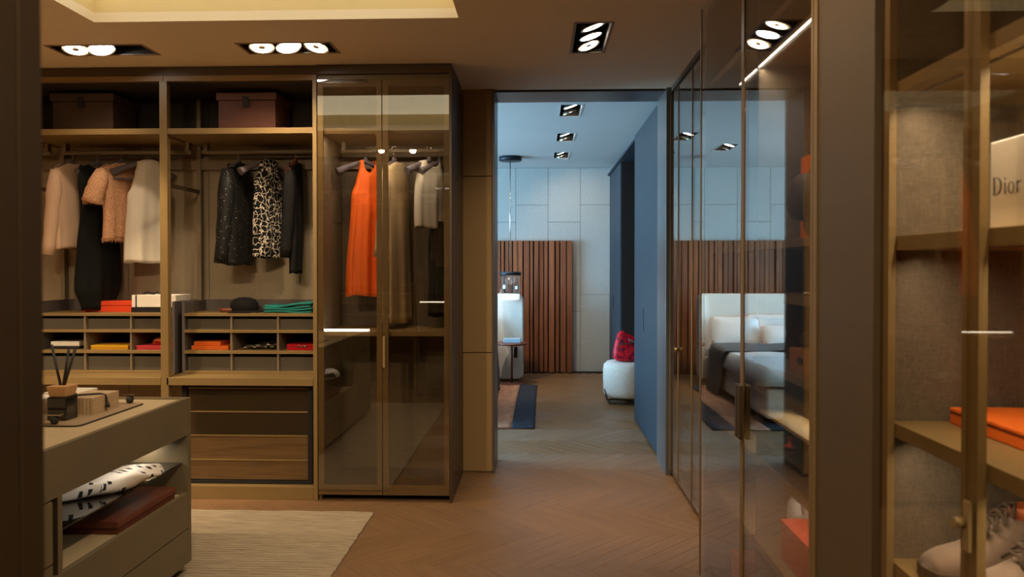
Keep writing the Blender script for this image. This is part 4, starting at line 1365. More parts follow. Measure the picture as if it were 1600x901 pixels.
# ribbed gift box with tassel, built from stacked layers
rbx = thing('ribbed_box', 'stack of ribbed cards tied with a black tassel on the tray', 'box', (-1.99, 3.18, TT))
for i in range(6):
    MB().prism([(-2.10 + 0.19 * k / 24 + 0, 3.08 - (0.002 if k % 2 else 0)) for k in range(25)] + [(-1.91, 3.275), (-2.10, 3.275)],
               lambda u, v, d: (u, v, d), TT + i * 0.0125, TT + i * 0.0125 + 0.0115).build('card', M['ribbed'], rbx)
ts = MB()
ts.tube([(-2.0, 3.10, TT + 0.082), (-1.96, 3.14, TT + 0.08), (-1.93, 3.165, TT + 0.079), (-1.908, 3.17, TT + 0.073), (-1.904, 3.172, TT + 0.045)], 0.004, 8)
ts.lathe([(0.0, 0.0), (0.011, 0.002), (0.007, 0.02), (0.004, 0.03)], (-1.901, 3.172, TT + 0.016), 12)
ts.lathe([(0.0, -0.008), (0.011, -0.002), (0.012, 0.008), (0.0, 0.014)], (-2.0, 3.09, TT + 0.084), 14)
ts.build('tassel', M['ink'], rbx)
lidded_box('card_box', 'white-topped small box behind the diffuser on the tray', 'ribbed', -2.21, -2.05, 3.20, 3.345, TT, TT + 0.075, 0.014, 0.001, None, lidm='white')
lidded_box('card_box', 'white-topped box at the side of the diffuser partly hidden', 'ribbed', -2.36, -2.115, 2.955, 3.16, TT, TT + 0.075, 0.012, 0.001, None, lidm='white')
tag(BX(-2.36, -2.07, 2.885, 2.94, TT, TT + 0.014).build('notepad', M['white'], None, 0.001), 'white notepad lying at the front of the tray', 'notepad')

# ribbed rug: thick wool ribs on a backing coloured dark for the shade between them
RX0, RX1, RYA, RYB = -3.2, -1.0, 1.28, 4.43
rugt = thing('ribbed_rug', 'beige ribbed wool rug under the island', 'rug', ((RX0 + RX1) / 2, (RYA + RYB) / 2, 0))
BX(RX0 + 0.006, RX1 - 0.006, RYA, RYB, 0.001, 0.006).build('backing', M['rug_groove'], rugt)
nr = 105
step = (RYB - RYA) / nr
rr = random.Random(9)
NX = 70
rg_ = MB()
for r_ in range(nr):
    yc = RYA + (r_ + 0.5) * step
    je = rr.uniform(-0.0025, 0.0025)
    jj = [rr.uniform(-1, 1) for _ in range(NX)]
    def rib(u, v, yc=yc, je=je, jj=jj):
        i = round(u * (NX - 1))
        a = PI * v
        return (RX0 + (RX1 + je - RX0) * u, yc - 0.34 * step * math.cos(a) + 0.0012 * jj[i], 0.004 + (0.012 + 0.0018 * jj[(i * 7) % NX]) * math.sin(a))
    rg_.grid(rib, NX, 6)
ro = rg_.build('ribs', M['rug'], rugt)
ro['kind'] = 'stuff'

# ------------------------------------------------------------------ glass-door cabinets along the aisle side


def fx(mb, d0, d1, y0, y1, z0, z1):
    return mb.box(d0, d1, y0, y1, z0, z1)


# far glass wardrobe, x = 0.94
g1 = thing('glass_wardrobe', 'run of four narrow glass doors beside the bedroom opening', 'wardrobe', (1.25, 4.48, 0), 0, 'glass cabinets along the aisle')
YA, YZ = 3.62, 5.31
BX(0.965, 1.55, YA, YZ, 2.715, 2.75).build('top_panel', M['bronze_dark'], g1)
BX(0.945, 1.55, YA, YZ, 2.7505, 2.782).build('fascia', M['pilaster'], g1)
BX(1.5, 1.52, YA, YZ, 0.05, 2.715).build('back_panel', M['linen_dark'], g1)
BX(0.97, 1.5, YZ - 0.02, YZ, 0.05, 2.715).build('side_panel', M['taupe'], g1)
BX(0.975, 1.5, YA, YA + 0.02, 0.05, 2.715).build('side_panel', M['taupe'], g1)
BX(0.99, 1.5, YA, YZ, 0.0, 0.049).build('plinth', M['black'], g1)
BX(0.985, 1.499, YA + 0.021, YZ - 0.021, 2.35, 2.38).build('shelf', M['bronze'], g1)
MB().tube([(1.25, YA + 0.03, 2.27), (1.25, YZ - 0.03, 2.27)], 0.0145, 12).build('hanging_rod', M['taupe'], g1)
for i in range(3):
    BX(1.02, 1.499, YA + 0.03, YZ - 0.03, 0.06 + i * 0.16, 0.2 + i * 0.16).build('drawer', M['drawer_wood'], g1, 0.001)
ed = (3.63, 4.10, 4.555, 5.0, 5.305)
for i, (a, b) in enumerate(zip(ed[:-1], ed[1:])):
    fr = MB()
    fr.box(0.936, 0.9395, a + 0.0015, a + 0.009, 0.045, 2.715).box(0.936, 0.9395, b - 0.009, b - 0.0015, 0.045, 2.715)
    d = fr.build('door', M['bronze'], g1)
    BX(0.94, 0.946, a + 0.0015, b - 0.0015, 0.045, 2.715).build('pane', M['glass_side'], d)
    if i in (2, 3):
        kn = MB()
        yk = b - 0.012 if i == 2 else a + 0.012
        kn.tube([(0.94, yk, 0.945), (0.915, yk, 0.945)], 0.011, 14)
        kn.build('knob', M['brass'], d)

# near glass cabinet, x = 0.78
g2 = thing('glass_cabinet', 'glass-door display cabinet with lit shelves and two bar handles', 'cabinet', (1.1, 2.85, 0), 0, 'glass cabinets along the aisle')
YN, YM, YE = 2.12, 2.846, 3.585
BX(0.81, 1.45, YN, YE, 2.70, 2.74).build('top_panel', M['pilaster'], g2)
BX(1.40, 1.42, YN, YE, 0.05, 2.70).build('back_panel', M['linen_dark'], g2)
BX(0.80, 1.42, YE - 0.018, YE, 0.0, 2.70).build('end_panel', M['taupe'], g2)
BX(0.835, 1.40, YM - 0.01, YM + 0.01, 0.05, 2.70).build('partition', M['taupe'], g2)
BX(0.83, 1.42, YN, YE - 0.019, 0.0, 0.05).build('plinth', M['black'], g2)
up = MB()
up.box(1.33, 1.36, YM - 0.06, YM - 0.03, 0.05, 2.70)
up.build('upright', M['bronze'], g2)
def shelf2(z, x0=0.82, y0=YN, y1=YM - 0.011, th=0.026, m='bronze'):
    return BX(x0, 1.399, y0 + 0.001, y1, z - th, z).build('shelf', M[m], g2, 0.001)
for y0, y1 in ((YN, YM - 0.011), (YM + 0.011, YE - 0.02)):
    shelf2(2.385, y0=y0, y1=y1)
shelf2(2.275, 0.83, th=0.014)
shelf2(1.59)
shelf2(1.405)
shelf2(1.15)
shelf2(1.06)
shelf2(0.957, 0.842, th=0.012, m='shelfpale')
shelf2(0.785, 0.82, th=0.03)
shelf2(0.47, 0.82)
for z in (0.47, 0.785, 1.15, 1.59):
    shelf2(z, y0=YM + 0.011, y1=YE - 0.02)
# glass tray under the pale shelf
gt = MB()
x0, x1, y0, y1, z = 0.805, 1.35, YN + 0.02, YM - 0.02, 0.875
gt.box(x0, x0 + 0.012, y0, y1, z, z + 0.014).box(x1 - 0.012, x1, y0, y1, z, z + 0.014)
gt.box(x0 + 0.012, x1 - 0.012, y0, y0 + 0.012, z, z + 0.014).box(x0 + 0.012, x1 - 0.012, y1 - 0.012, y1, z, z + 0.014)
gt.box(x0 + 0.012, x1 - 0.012, y0 + 0.27, y0 + 0.276, z, z + 0.012)
gtr = gt.build('pull_out_tray', M['silver'], g2)
BX(x0 + 0.012, x1 - 0.012, y0 + 0.012, y1 - 0.012, z - 0.006, z - 0.0005).build('tray_glass', M['smokeglass'], gtr)
BX(0.825, 1.3, YN + 0.03, YM - 0.03, 0.79, 0.862).build('drawer_box', M['black'], g2)
for a, b in ((2.14, YM - 0.012), (YM + 0.02, 3.1)):
    BX(0.832, 0.8375, a, b, 2.2555 if a < 2.5 else 2.2555, 2.2605).build('led_profile', M['led'], g2)
    for zz, xx in ((1.03, 0.9), (0.752, 0.86)):
        area('shelf_light', (xx, (a + b) / 2, zz), (0, R(-8), 0), 0.008, (b - a) * 0.8, 0.35, (1, 0.9, 0.78), 150)  # added unseen fill for the pale shelf and the orange box
    area('cabinet_led', (0.845, (a + b) / 2, 2.25), (0, R(-15), 0), 0.02, b - a, 1.6, (1, 0.9, 0.78), 140)
ed = ((YN + 0.002, YM - 0.002), (YM + 0.002, YE - 0.001))
for i, (a, b) in enumerate(ed):
    fr = MB()
    fr.box(0.776, 0.7795, a, a + 0.016, 0.008, 2.735).box(0.776, 0.7795, b - 0.016, b, 0.008, 2.735)
    d = fr.build('door', M['bronze'], g2)
    BX(0.78, 0.786, a, b, 0.008, 2.735).build('pane', M['glass_side'], d)
    hy = (b - 0.03, b - 0.004) if i == 0 else (a + 0.004, a + 0.03)
    BX(0.759, 0.7755, hy[0], hy[1], 0.845, 1.05).build('handle', M['bronze_dark'], d, 0.002)

# pilaster between the cabinets
pl_ = MB()
pl_.box(0.778, 1.5, 1.745, 2.108, 0.0, H1 - 0.003)
tag(pl_.build('pilaster', M['pilaster'], None, 0.002), 'plain brown laminate filler panel between the two glass cabinets', 'panel')
BX(0.774, 0.7775, 2.085, 2.112, 0.0, H1 - 0.003).build('edge_profile', M['bronze'], bpy.data.objects['pilaster'])

# near cabinet with the shoes
g3 = thing('glass_cabinet', 'glass cabinet with shoes and boxes nearest the viewer', 'cabinet', (1.1, 1.35, 0), 0, 'glass cabinets along the aisle')
CY0, CYM, CY1 = 0.99, 1.372, 1.735
BX(0.80, 1.4, CY1 - 0.02, CY1, 0.0, 2.70).build('end_panel', M['linen_cab'], g3)
BX(0.80, 1.4, CY0, CY0 + 0.02, 0.0, 2.70).build('end_panel', M['linen_cab'], g3)
BX(1.38, 1.4, CY0 + 0.021, CY1 - 0.021, 0.05, 2.70).build('back_panel', M['linen_cab'], g3)
BX(0.80, 1.4, CY0, CY1, 2.701, 2.74).build('top_panel', M['pilaster'], g3)
BX(0.83, 1.37, CY0 + 0.021, CY1 - 0.021, 0.0, 0.05).build('plinth', M['black'], g3)
for z, th in ((1.915, 0.03), (1.57, 0.033), (1.148, 0.032), (0.832, 0.03), (0.5, 0.03)):
    sh = BX(0.803, 1.379, CY0 + 0.021, CY1 - 0.021, z - th, z).build('shelf', M['bronze'], g3, 0.001)
    BX(0.84, 0.85, CY0 + 0.05, CY1 - 0.06, z - th - 0.002, z - th - 0.0003).build('led_profile', M['silver'], sh)
    area('shelf_light', (0.845, 1.37, z - th - 0.003), (0, R(-10), 0), 0.006, 0.6, 3.2 if z > 1.8 else 1.5, (1, 0.86, 0.68), 150)
BX(0.81, 1.379, CY1 - 0.028, CY1 - 0.0205, 1.868, 1.9145).build('wall_batten', M['bronze'], g3)
for i, (a, b) in enumerate(((CYM + 0.0015, 1.712), (1.02, CYM - 0.0015))):
    fr = MB()
    s = 0.052 if i == 0 else 0.03
    s1 = 0.027
    fr.box(0.787, 0.803, a, a + 0.025, 0.03, 2.70).box(0.787, 0.803, b - 0.024, b, 0.03, 2.70)
    d = fr.build('door', M['bronze'], g3)
    BX(0.78, 0.786, a, b, 0.03, 2.70).build('pane', M['glass_front'], d)
kb = MB()
kb.box(0.774, 0.7795, CYM - 0.022, CYM - 0.004, 0.985, 1.075)
hp = kb.build('handle_plate', M['bronze'], d)
kn = MB()
kn.tube([(0.774, CYM - 0.006, 1.035), (0.755, CYM - 0.006, 1.035)], 0.0095, 16)
kn.build('knob', M['bronze'], d)

# white gift box with lettering
db = thing('gift_box', 'white gift box lettered Dior on the cabinet shelf', 'box', (0.96, 1.27, 1.5705), 0, 'gift boxes')
BX(0.855, 1.1, 1.12, 1.43, 1.5705, 1.735).build('body', M['white'], db, 0.002)


def letters(mb, txt, y0, z0, hgt, x):
    """Serif letters built as flat shapes; they read towards smaller y on a face looking to -x."""
    def P(poly):
        mb.prism([(y0 - (pen[0] + u) * hgt, z0 + v * hgt) for u, v in poly], lambda a, b, d: (d, a, b), x, x - 0.0006)
    def ring(cu, cv, ro, io, a0, a1, n=20):
        for k in range(n):
            t0, t1 = R(a0 + (a1 - a0) * k / n), R(a0 + (a1 - a0) * (k + 1) / n)
            P([(cu + ro[0] * math.cos(t0), cv + ro[1] * math.sin(t0)), (cu + ro[0] * math.cos(t1), cv + ro[1] * math.sin(t1)),
               (cu + io[0] * math.cos(t1), cv + io[1] * math.sin(t1)), (cu + io[0] * math.cos(t0), cv + io[1] * math.sin(t0))])
    pen = [0.0]
    for c in txt:
        if c == 'D':
            P([(0.1, 0), (0.21, 0), (0.21, 1), (0.1, 1)])
            P([(0, 0), (0.36, 0), (0.36, 0.03), (0, 0.03)])
            P([(0, 0.97), (0.36, 0.97), (0.36, 1), (0, 1)])
            ring(0.34, 0.5, (0.5, 0.5), (0.36, 0.465), -90, 90)
            pen[0] += 1.0
        elif c == 'i':
            P([(0.08, 0), (0.17, 0), (0.17, 0.62), (0.08, 0.62)])
            P([(0, 0), (0.25, 0), (0.25, 0.025), (0, 0.025)])
            P([(0, 0.6), (0.17, 0.6), (0.17, 0.62), (0, 0.62)])
            P([(0.125 + 0.06 * math.cos(R(a)), 0.84 + 0.06 * math.sin(R(a))) for a in range(0, 360, 36)])
            pen[0] += 0.36
        elif c == 'o':
            ring(0.29, 0.31, (0.28, 0.32), (0.18, 0.295), 0, 360, 28)
            pen[0] += 0.68
        elif c == 'r':
            P([(0.08, 0), (0.17, 0), (0.17, 0.62), (0.08, 0.62)])
            P([(0, 0), (0.27, 0), (0.27, 0.025), (0, 0.025)])
            P([(0, 0.6), (0.17, 0.6), (0.17, 0.62), (0, 0.62)])
            ring(0.31, 0.42, (0.15, 0.2), (0.13, 0.165), 75, 175, 8)
            P([(0.36 + 0.055 * math.cos(R(a)), 0.55 + 0.055 * math.sin(R(a))) for a in range(0, 360, 36)])
            pen[0] += 0.5


lt = MB()
letters(lt, 'Dior', 1.421, 1.634, 0.033, 0.8545)
lt.build('lettering', M['ink'], db)
lidded_box('gift_box', 'flat orange gift box with dark edge line on the cabinet shelf', 'orange', 0.925, 1.2, 1.16, 1.69, 1.1485, 1.185, 0.012, 0.0, 'gift boxes')
BX(0.9245, 1.2005, 1.1595, 1.6905, 1.172, 1.1735).build('edge_line', M['orange_dark'], bpy.data.objects[[o.name for o in COL.objects if o.get('label', '').startswith('flat orange gift box with dark')][0]])


def shoe(name, label, loc, rot, sc=1.0):
    """Low lace-up suede shoe, toe along -x."""
    t = thing(name, label, 'shoe', loc, rot, 'suede shoes in the cabinet')
    L_ = 0.29 * sc
    secs = [(0.0, 0.004, 0.018), (0.03, 0.032, 0.036), (0.12, 0.043, 0.046), (0.28, 0.049, 0.055), (0.42, 0.045, 0.072), (0.55, 0.038, 0.092), (0.68, 0.035, 0.098), (0.82, 0.035, 0.098), (0.95, 0.032, 0.102), (1.0, 0.018, 0.098)]
    def f(u, v):
        q = v * (len(secs) - 1)
        i = min(int(q), len(secs) - 2)
        fr_ = q - i
        s_, w, h = [secs[i][k] + (secs[i + 1][k] - secs[i][k]) * fr_ for k in range(3)]
        a = PI * u
        return ((s_ - 0.5) * L_, w * sc * math.copysign(abs(math.cos(a)) ** 0.7, math.cos(a)), 0.02 * sc + (h * sc - 0.02 * sc) * math.sin(a) ** 0.8 if h * sc > 0.02 * sc else 0.02 * sc)
    mb = MB()
    mb.grid(f, 24, 40)
    mb.build('upper', M['suede'], t, local=True)
    so = MB()
    out = []
    for s_, w, h in secs:
        out.append(((s_ - 0.5) * L_ * 1.03, (w + 0.004) * sc))
    poly = out + [(x, -y) for x, y in out[::-1]]
    so.prism(poly, lambda u, v, d: (u, v, d), 0.0, 0.02 * sc)
    so.build('sole', M['brownwool'], t, local=True)
    li = MB()
    li.lathe([(0.026, 0.0), (0.036, 0.018), (0.038, 0.03), (0.033, 0.03), (0.028, 0.012), (0.0, 0.008)], (0.085 * sc, 0, 0.084 * sc), 24, True, 1.9, 0.92)
    li.build('collar_lining', M['tanleather'], t, local=True)
    lc = MB()
    for i in range(5):
        x = (-0.012 + 0.017 * i - 0.045) * sc
        z = (0.064 + 0.0095 * i) * sc
        lc.tube([(x, -0.026 * sc, z), (x + 0.004, -0.01 * sc, z + 0.012 * sc), (x + 0.006, 0.01 * sc, z + 0.012 * sc), (x + 0.002, 0.026 * sc, z)], 0.003 * sc, 8)
        lc.tube([(x, -0.028 * sc, z - 0.002), (x + 0.016 * sc, -0.008 * sc, z + 0.017 * sc), (x + 0.016 * sc, 0.022 * sc, z + 0.01 * sc)], 0.0025 * sc, 6)
    lc.build('laces', M['brownwool'], t, local=True)
    t.scale = (1, 1, 1.3)
    return t


shoe('shoe', 'taupe suede lace-up shoe standing behind its pair', (0.98, 1.60, 0.8325), R(2), 1.08)
shoe('shoe', 'taupe suede lace-up shoe in front of its pair', (0.985, 1.475, 0.8325), R(8), 1.08)

# contents of the middle cabinet
tag(BX(0.96, 1.22, 2.3, 2.745, 1.5905, 1.90).build('orange_box', M['orange'], None, 0.003), 'tall orange box behind the wicker hat', 'box')
ht = thing('wicker_hat', 'dark wicker hat leaning against the tall orange box', 'hat', (0.90, 2.5, 1.5905))
hm = MB()
def hatpt(u, v):
    a = 2 * PI * u
    prof = [(0.0, 0.10), (0.05, 0.098), (0.075, 0.08), (0.082, 0.01), (0.09, 0.0), (0.14, 0.004), (0.142, 0.0)]
    q = v * 6
    i = min(int(q), 5)
    r_ = prof[i][0] + (prof[i + 1][0] - prof[i][0]) * (q - i)
    h_ = prof[i][1] + (prof[i + 1][1] - prof[i][1]) * (q - i)
    return (0.935 - h_ * 0.9 + 0.04 * (r_ / 0.14) * math.sin(a) * 0.3, 2.5 + r_ * math.cos(a), 1.5915 + 0.142 + r_ * math.sin(a))
hm.grid(hatpt, 40, 25, True)
hm.build('weave', M['wicker'], ht, solid=0.003)
jw = MB()
for i in range(7):
    jw.lathe([(0.0, 0.0), (0.008, 0.004), (0.009, 0.01), (0.0, 0.017)], (0.86 + 0.012 * (i % 2), 2.30 + 0.017 * i, 1.4055), 10)
tag(jw.build('bead_bracelet', M['silver']), 'pale bead bracelet lying on a cabinet shelf', 'bracelet')
wb_ = thing('wooden_box', 'veneer box with an oval keyhole plate in the glass cabinet', 'box', (0.95, 2.42, 1.1505))
BX(0.86, 1.08, 2.30, 2.56, 1.1505, 1.225).build('body', M['boxwood'], wb_, 0.003)
kh = MB()
kh.prism([(2.45 + 0.024 * math.cos(R(a)), 1.19 + 0.012 * math.sin(R(a))) for a in range(0, 360, 20)], lambda u, v, d: (d, u, v), 0.8595, 0.856)
kh.build('keyhole_plate', M['ink'], wb_)
rumple('folded_hat', 'soft brown hat lying on the veneer box', 'hat', 'brownwool', (0.97, 2.43, 1.257), (0.1, 0.13, 0.031), 5, 0.12)
rs = MB()
rs.lathe([(0.018, 0.0), (0.02, 0.006), (0.008, 0.012), (0.006, 0.03), (0.012, 0.036), (0.0, 0.04)], (0.865, 2.56, 0.8785), 16)
tag(rs.build('ring_stand', M['pink']), 'small pale pink ring stand on the glass tray', 'jewellery')
bagw = thing('handbag', 'white handbag with thin strap beside the orange box', 'bag', (0.98, 2.70, 0.4705))
bw_ = MB()
bw_.superell((1.0, 2.73, 0.56), (0.07, 0.09, 0.09), 0.4, 20, 12)
bw_.build('body', M['headboard'], bagw)
MB().tube([(0.95, 2.66, 0.60), (0.93, 2.65, 0.68), (0.92, 2.70, 0.735), (0.93, 2.77, 0.70), (0.95, 2.80, 0.61)], 0.005, 8).build('strap', M['headboard'], bagw)
lidded_box('gift_box', 'deep orange gift box beside the white handbag', 'redorange', 0.855, 1.2, 2.15, 2.63, 0.4705, 0.61, 0.02, 0.001, 'gift boxes')
lidded_box('gift_box', 'orange box on the cabinet floor behind the far glass door', 'orange', 0.86, 1.2, 3.17, 3.32, 0.0505, 0.235, 0.02, 0.001, 'gift boxes')

# ------------------------------------------------------------------ bedroom
# blue wardrobe
b1 = thing('blue_wardrobe', 'blue lacquered wardrobe with open dark niche beside the pouf', 'wardrobe', (1.25, 8.0, 0))
BX(0.955, 1.58, 5.76, 10.3, 2.765, 2.79).build('top_panel', M['blue'], b1)
BX(1.56, 1.58, 5.76, 10.3, 0.03, 2.764).build('back_panel', M['black'], b1)
BX(1.0, 1.56, 8.92, 8.94, 0.03, 2.764).build('partition', M['slatback'], b1)
BX(0.96, 1.56, 7.2, 7.22, 0.03, 2.764).build('partition', M['slatback'], b1)
BX(0.955, 1.56, 5.76, 5.78, 0.03, 2.764).build('side_panel', M['blue'], b1)
BX(1.0, 1.56, 10.28, 10.3, 0.03, 2.764).build('side_panel', M['blue'], b1)
for a, b in ((5.78, 7.2), (8.94, 10.28)):
    BX(1.0, 1.56, a, b, 0.0, 0.029).build('plinth', M['black'], b1)
for x, a, b, hy in ((0.93, 5.765, 6.478, None), (0.93, 6.482, 7.2, 6.57), (0.985, 8.94, 9.618, None), (0.985, 9.622, 10.3, 9.76)):
    d = BX(x, x + 0.022, a, b, 0.02, 2.775).build('door', M['blue'], b1, 0.002)
    if hy:
        BX(x - 0.003, x + 0.0005, hy - 0.013, hy + 0.013, 0.93 if x < 0.95 else 0.95, 1.13 if x < 0.95 else 1.13).build('recessed_handle', M['black'], d)

# slatted walnut panel
sl = thing('slatted_panel', 'tall walnut panel of uneven vertical slats behind the bed', 'panel', (-1.7, 10.5, 0))
BX(-4.3, 0.475, 10.53, 10.578, 0.0, 1.875).build('backing_board', M['slatback'], sl)
x = 0.475
rs_ = random.Random(11)
while x > -4.25:
    w = rs_.choice((0.034, 0.045, 0.055, 0.075, 0.06))
    dp = rs_.choice((0.03, 0.045, 0.055))
    BX(x - w, x, 10.529 - dp, 10.529, 0.0, 1.875).build('slat', M['slat'], sl, 0.002)
    x -= w + rs_.choice((0.012, 0.016, 0.022))

# bed
bed = thing('bed', 'upholstered double bed with tall pale headboard', 'bed', (-1.6, 8.6, 0))
hb = MB()
hb.prism(rrect(-4.0, -0.205, 0.03, 1.15, 0.09), lambda u, v, d: (u, d, v), 9.74, 9.86)
hb.build('headboard', M['headboard'], bed, 0.03)
wg = MB()
wg.prism(rrect(-0.62, -0.2, 0.025, 1.145, 0.08), lambda u, v, d: (u, d - 0.05 * max(0, (u + 0.5)) , v), 9.66, 9.735)
hw_ = wg.build('headboard_wing', M['headboard'], bed, 0.02)
BX(-0.325, -0.285, 9.635, 9.655, 0.31, 0.455).build('socket', M['black'], hw_)
BX(-2.55, -0.585, 7.02, 9.655, 0.06, 0.345).build('base', M['upholstery'], bed, 0.025)
mt = MB()
mt.superell((-1.565, 8.36, 0.42), (0.985, 1.29, 0.085), 0.12, 40, 12)
mt.build('mattress', M['sheet'], bed)
du = MB()
def duf(u, v):
    x = -2.6 + 2.06 * u
    y = 7.0 + 2.15 * v
    e = min((x + 2.6), (-0.54 - x), (y - 7.0))
    z = 0.525 + 0.006 * math.sin(11 * x + 3 * y) + 0.005 * math.sin(17 * y - 4 * x)
    if e < 0.06:
        z -= 0.16 * (1 - e / 0.06) ** 1.6
    return (x, y, z)
du.grid(duf, 60, 50)
du.build('duvet', M['sheet'], bed, solid=0.02)


def pillow(label, c, h, tilt, rotz, pipe=True):
    t = thing('pillow', label, 'pillow', c, rotz, 'bed pillows')
    ct, st = math.cos(tilt), math.sin(tilt)
    def fn(q):
        ax, az = abs(q.x / h[0]), abs(q.z / h[2])
        y = q.y * (1 - 0.75 * max(ax, az) ** 3)
        x = q.x * (1 + 0.05 * az ** 3 - 0.02)
        z = q.z * (1 + 0.05 * ax ** 3)
        y += 0.006 * math.sin(14 * x + 5 * z)
        return Vector((x, y * ct - z * st * -1 * -1, y * st + z * ct))
    mb = MB()
    mb.superell((0, 0, 0), h, 0.3, 36, 18, fn)
    mb.build('cushion', M['pillow'], t, local=True)
    if pipe:
        pb = MB()
        pts = []
        for i in range(49):
            a = 2 * PI * i / 48
            x = h[0] * math.copysign(abs(math.cos(a)) ** 0.3, math.cos(a)) * 1.02
            z = h[2] * math.copysign(abs(math.sin(a)) ** 0.3, math.sin(a)) * 1.02
            pts.append((x, -z * st, z * ct))
        pb.tube(pts, 0.007, 8, False)
        pb.build('piping', M['piping'], t, local=True)
    return t


pillow('large white pillow with rose piping leaning at the edge of the bed', (-0.93, 9.45, 0.685), (0.31, 0.085, 0.19), R(-25), R(4))
pillow('white pillow lying in front of the others', (-1.52, 9.28, 0.64), (0.3, 0.085, 0.15), R(-38), R(-6))
pillow('white pillow standing behind the middle of the bed', (-1.42, 9.58, 0.69), (0.34, 0.08, 0.2), R(-18), 0)
pillow('white pillow on the far half of the bed', (-2.1, 9.45, 0.70), (0.32, 0.085, 0.2), R(-22), R(-4))

# charcoal throw over the foot half, hanging down the side
th_ = MB()
def thf(u, v):
    s = u * 2.85
    y = 8.42 + 0.62 * v + 0.05 * math.sin(5 * u) + 0.02 * math.sin(9 * v)
    wv = 0.014 * math.sin(23 * v + 4 * u) + 0.010 * math.sin(41 * v - 3 * u) + 0.006 * math.sin(19 * u + 9 * v)
    if s < 2.06:
        return (-2.6 + s, y, 0.556 + wv)
    if s < 2.12:
        q = (s - 2.06) / 0.06
        return (-0.54 + 0.02 * q, y, 0.556 - 0.05 * q * q + wv)
    q = (s - 2.12) / 0.73
    return (-0.52 + 0.02 * q + wv, y + 0.12 * q + 0.25 * q * (0.5 - v), 0.506 - 0.49 * q)
th_.grid(thf, 70, 40)
tag(th_.build('throw_blanket', M['throw'], None, solid=0.012), 'charcoal fringed throw draped across the bed', 'blanket')

# bedside table, glass box, lantern
tb = thing('side_table', 'small round dark wood table before the headboard', 'table', (-0.345, 9.4, 0))
MB().lathe([(0.0, 0.0), (0.15, 0.0), (0.16, 0.006), (0.155, 0.018), (0.03, 0.024), (0.0, 0.026)], (-0.345, 9.4, 0), 40).build('base', M['walnut_table'], tb)
MB().tube([(-0.345, 9.4, 0.02), (-0.345, 9.4, 0.512)], 0.013, 16).build('stem', M['walnut_table'], tb)
MB().lathe([(0.0, 0.0), (0.19, 0.0), (0.205, 0.012), (0.205, 0.022), (0.2, 0.026), (0.0, 0.026)], (-0.345, 9.4, 0.508), 48).build('tabletop', M['walnut_table'], tb)
tag(BX(-0.45, -0.23, 9.33, 9.47, 0.5345, 0.59).build('glass_dish', M['stone_box'], None, 0.006), 'pale blue glass box on the round side table', 'box')
pn = thing('pendant_lantern', 'glass cylinder pendant lantern with dark cap hung by the headboard', 'lamp', (-0.37, 9.5, 1.05))
MB().lathe([(0.132, 1.075 - 1.05), (0.132, 1.40 - 1.05)], (-0.37, 9.5, 1.05), 40).build('glass_cylinder', M['clear'], pn, solid=0.005)
MB().lathe([(0.0, 0.39), (0.13, 0.39), (0.14, 0.38), (0.14, 0.345), (0.0, 0.345)], (-0.37, 9.5, 1.05), 40).build('cap', M['cap'], pn)
MB().lathe([(0.0, 0.03), (0.125, 0.03), (0.125, 0.1), (0.0, 0.1)], (-0.37, 9.5, 1.05), 32).build('diffuser', emit('lantern_glow', (0.9, 0.95, 1, 1), 1.3), pn)
MB().tube([(-0.37, 9.5, 1.44), (-0.37, 9.5, 2.9)], 0.006, 8).build('cable', M['chrome'], pn)
MB().lathe([(0.0, 0.0), (0.14, 0.0), (0.15, 0.012), (0.143, 0.03), (0.15, 0.048), (0.0, 0.055)], (-0.37, 9.5, 2.864), 36).build('canopy', M['cap'], pn)

# striped rug
rg2 = thing('striped_rug', 'rug of navy, rust and grey stripes beside the bed', 'rug', (-1.5, 8.05, 0))
x = -0.02
for i, (w, mm) in enumerate(((0.22, 'rug_dark'), (0.30, 'rug_rust'), (0.24, 'rug_dark'), (0.4, 'rug_grey'), (0.25, 'rug_rust'), (0.4, 'rug_dark'), (0.5, 'rug_grey'), (0.4, 'rug_rust'))):
    st_ = MB()
    def sf(u, v, x=x, w=w, i=i):
        wob = 0.003 * math.sin(6 * v + 1)
        return (x - w * (1 - u) + wob - 0.02 * (1 - v), 6.80 + 2.51 * v, 0.007 + 0.0025 * math.sin(37 * u + 60 * v))
    st_.grid(sf, 8, 80)
    st_.build('stripe', M[mm], rg2, solid=0.008)
    x -= w

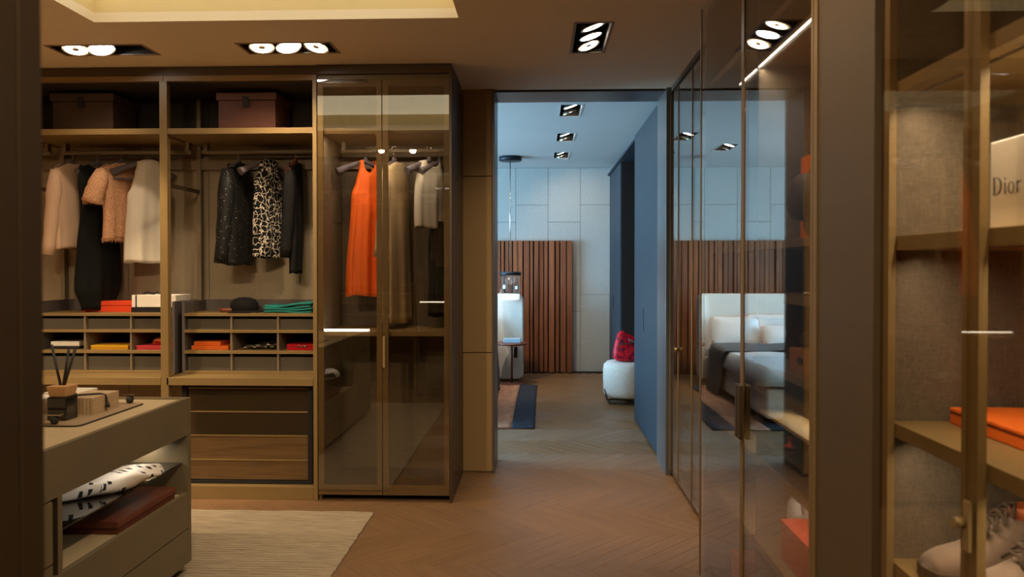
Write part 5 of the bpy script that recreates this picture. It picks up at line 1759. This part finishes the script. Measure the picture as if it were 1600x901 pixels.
# pouf and bag
pf = thing('pouf', 'round white boucle pouf on a dark wire base', 'pouf', (0.985, 8.2, 0))
pm = MB()
pm.lathe([(0.0, 0.07), (0.22, 0.072), (0.255, 0.09), (0.268, 0.14), (0.272, 0.36), (0.262, 0.42), (0.23, 0.452), (0.12, 0.462), (0.0, 0.464)], (0.985, 8.2, 0), 48)
pm.build('cushion', M['boucle'], pf)
pw_ = MB()
for sy in (-1, 1):
    pw_.tube([(0.985 - 0.262, 8.2 + sy * 0.08, 0.16), (0.985 - 0.235, 8.2 + sy * 0.12, 0.06), (0.985 - 0.22, 8.2 + sy * 0.14, 0.008), (0.985 + 0.22, 8.2 + sy * 0.14, 0.008), (0.985 + 0.24, 8.2 + sy * 0.12, 0.07)], 0.007, 8)
pw_.tube([(0.985 - 0.2, 8.06, 0.008), (0.985 - 0.2, 8.34, 0.008)], 0.007, 8)
pw_.build('wire_base', M['ink'], pf)
bg = thing('handbag', 'red printed slouchy handbag with dark trim on the pouf', 'bag', (0.98, 8.13, 0.464))
bgm = MB()
def bagf(q):
    k_ = (q.z + 0.14) / 0.28
    r_ = 1 - 0.3 * k_
    sag = 0.03 * math.sin(9 * q.x + 2 * k_) * k_
    lift = 0.05 * max(0, -q.x / 0.17) * k_ * 1.6 - 0.03 * max(0, q.x / 0.17) * k_
    return Vector((q.x * r_ + 0.03 * k_ - 0.02, q.y * (1 - 0.6 * k_), q.z + sag * 0.5 + lift))
bgm.superell((0.98, 8.13, 0.606), (0.17, 0.11, 0.14), 0.5, 36, 20, bagf)
bgm.build('body', M['bag'], bg)
tz = MB()
tz.tube([(0.865, 8.035, 0.655), (0.93, 8.03, 0.665), (1.0, 8.03, 0.67), (1.06, 8.03, 0.675)], 0.006, 8)
tz.tube([(0.865, 8.035, 0.655), (0.885, 8.04, 0.69), (0.92, 8.05, 0.725)], 0.006, 8)
tz.build('trim', M['ink'], bg)
hn = MB()
hn.tube([(0.89, 8.12, 0.745), (0.96, 8.09, 0.715), (1.04, 8.07, 0.68)], 0.009, 8)
hn.build('handle', M['stone_box'], bg)
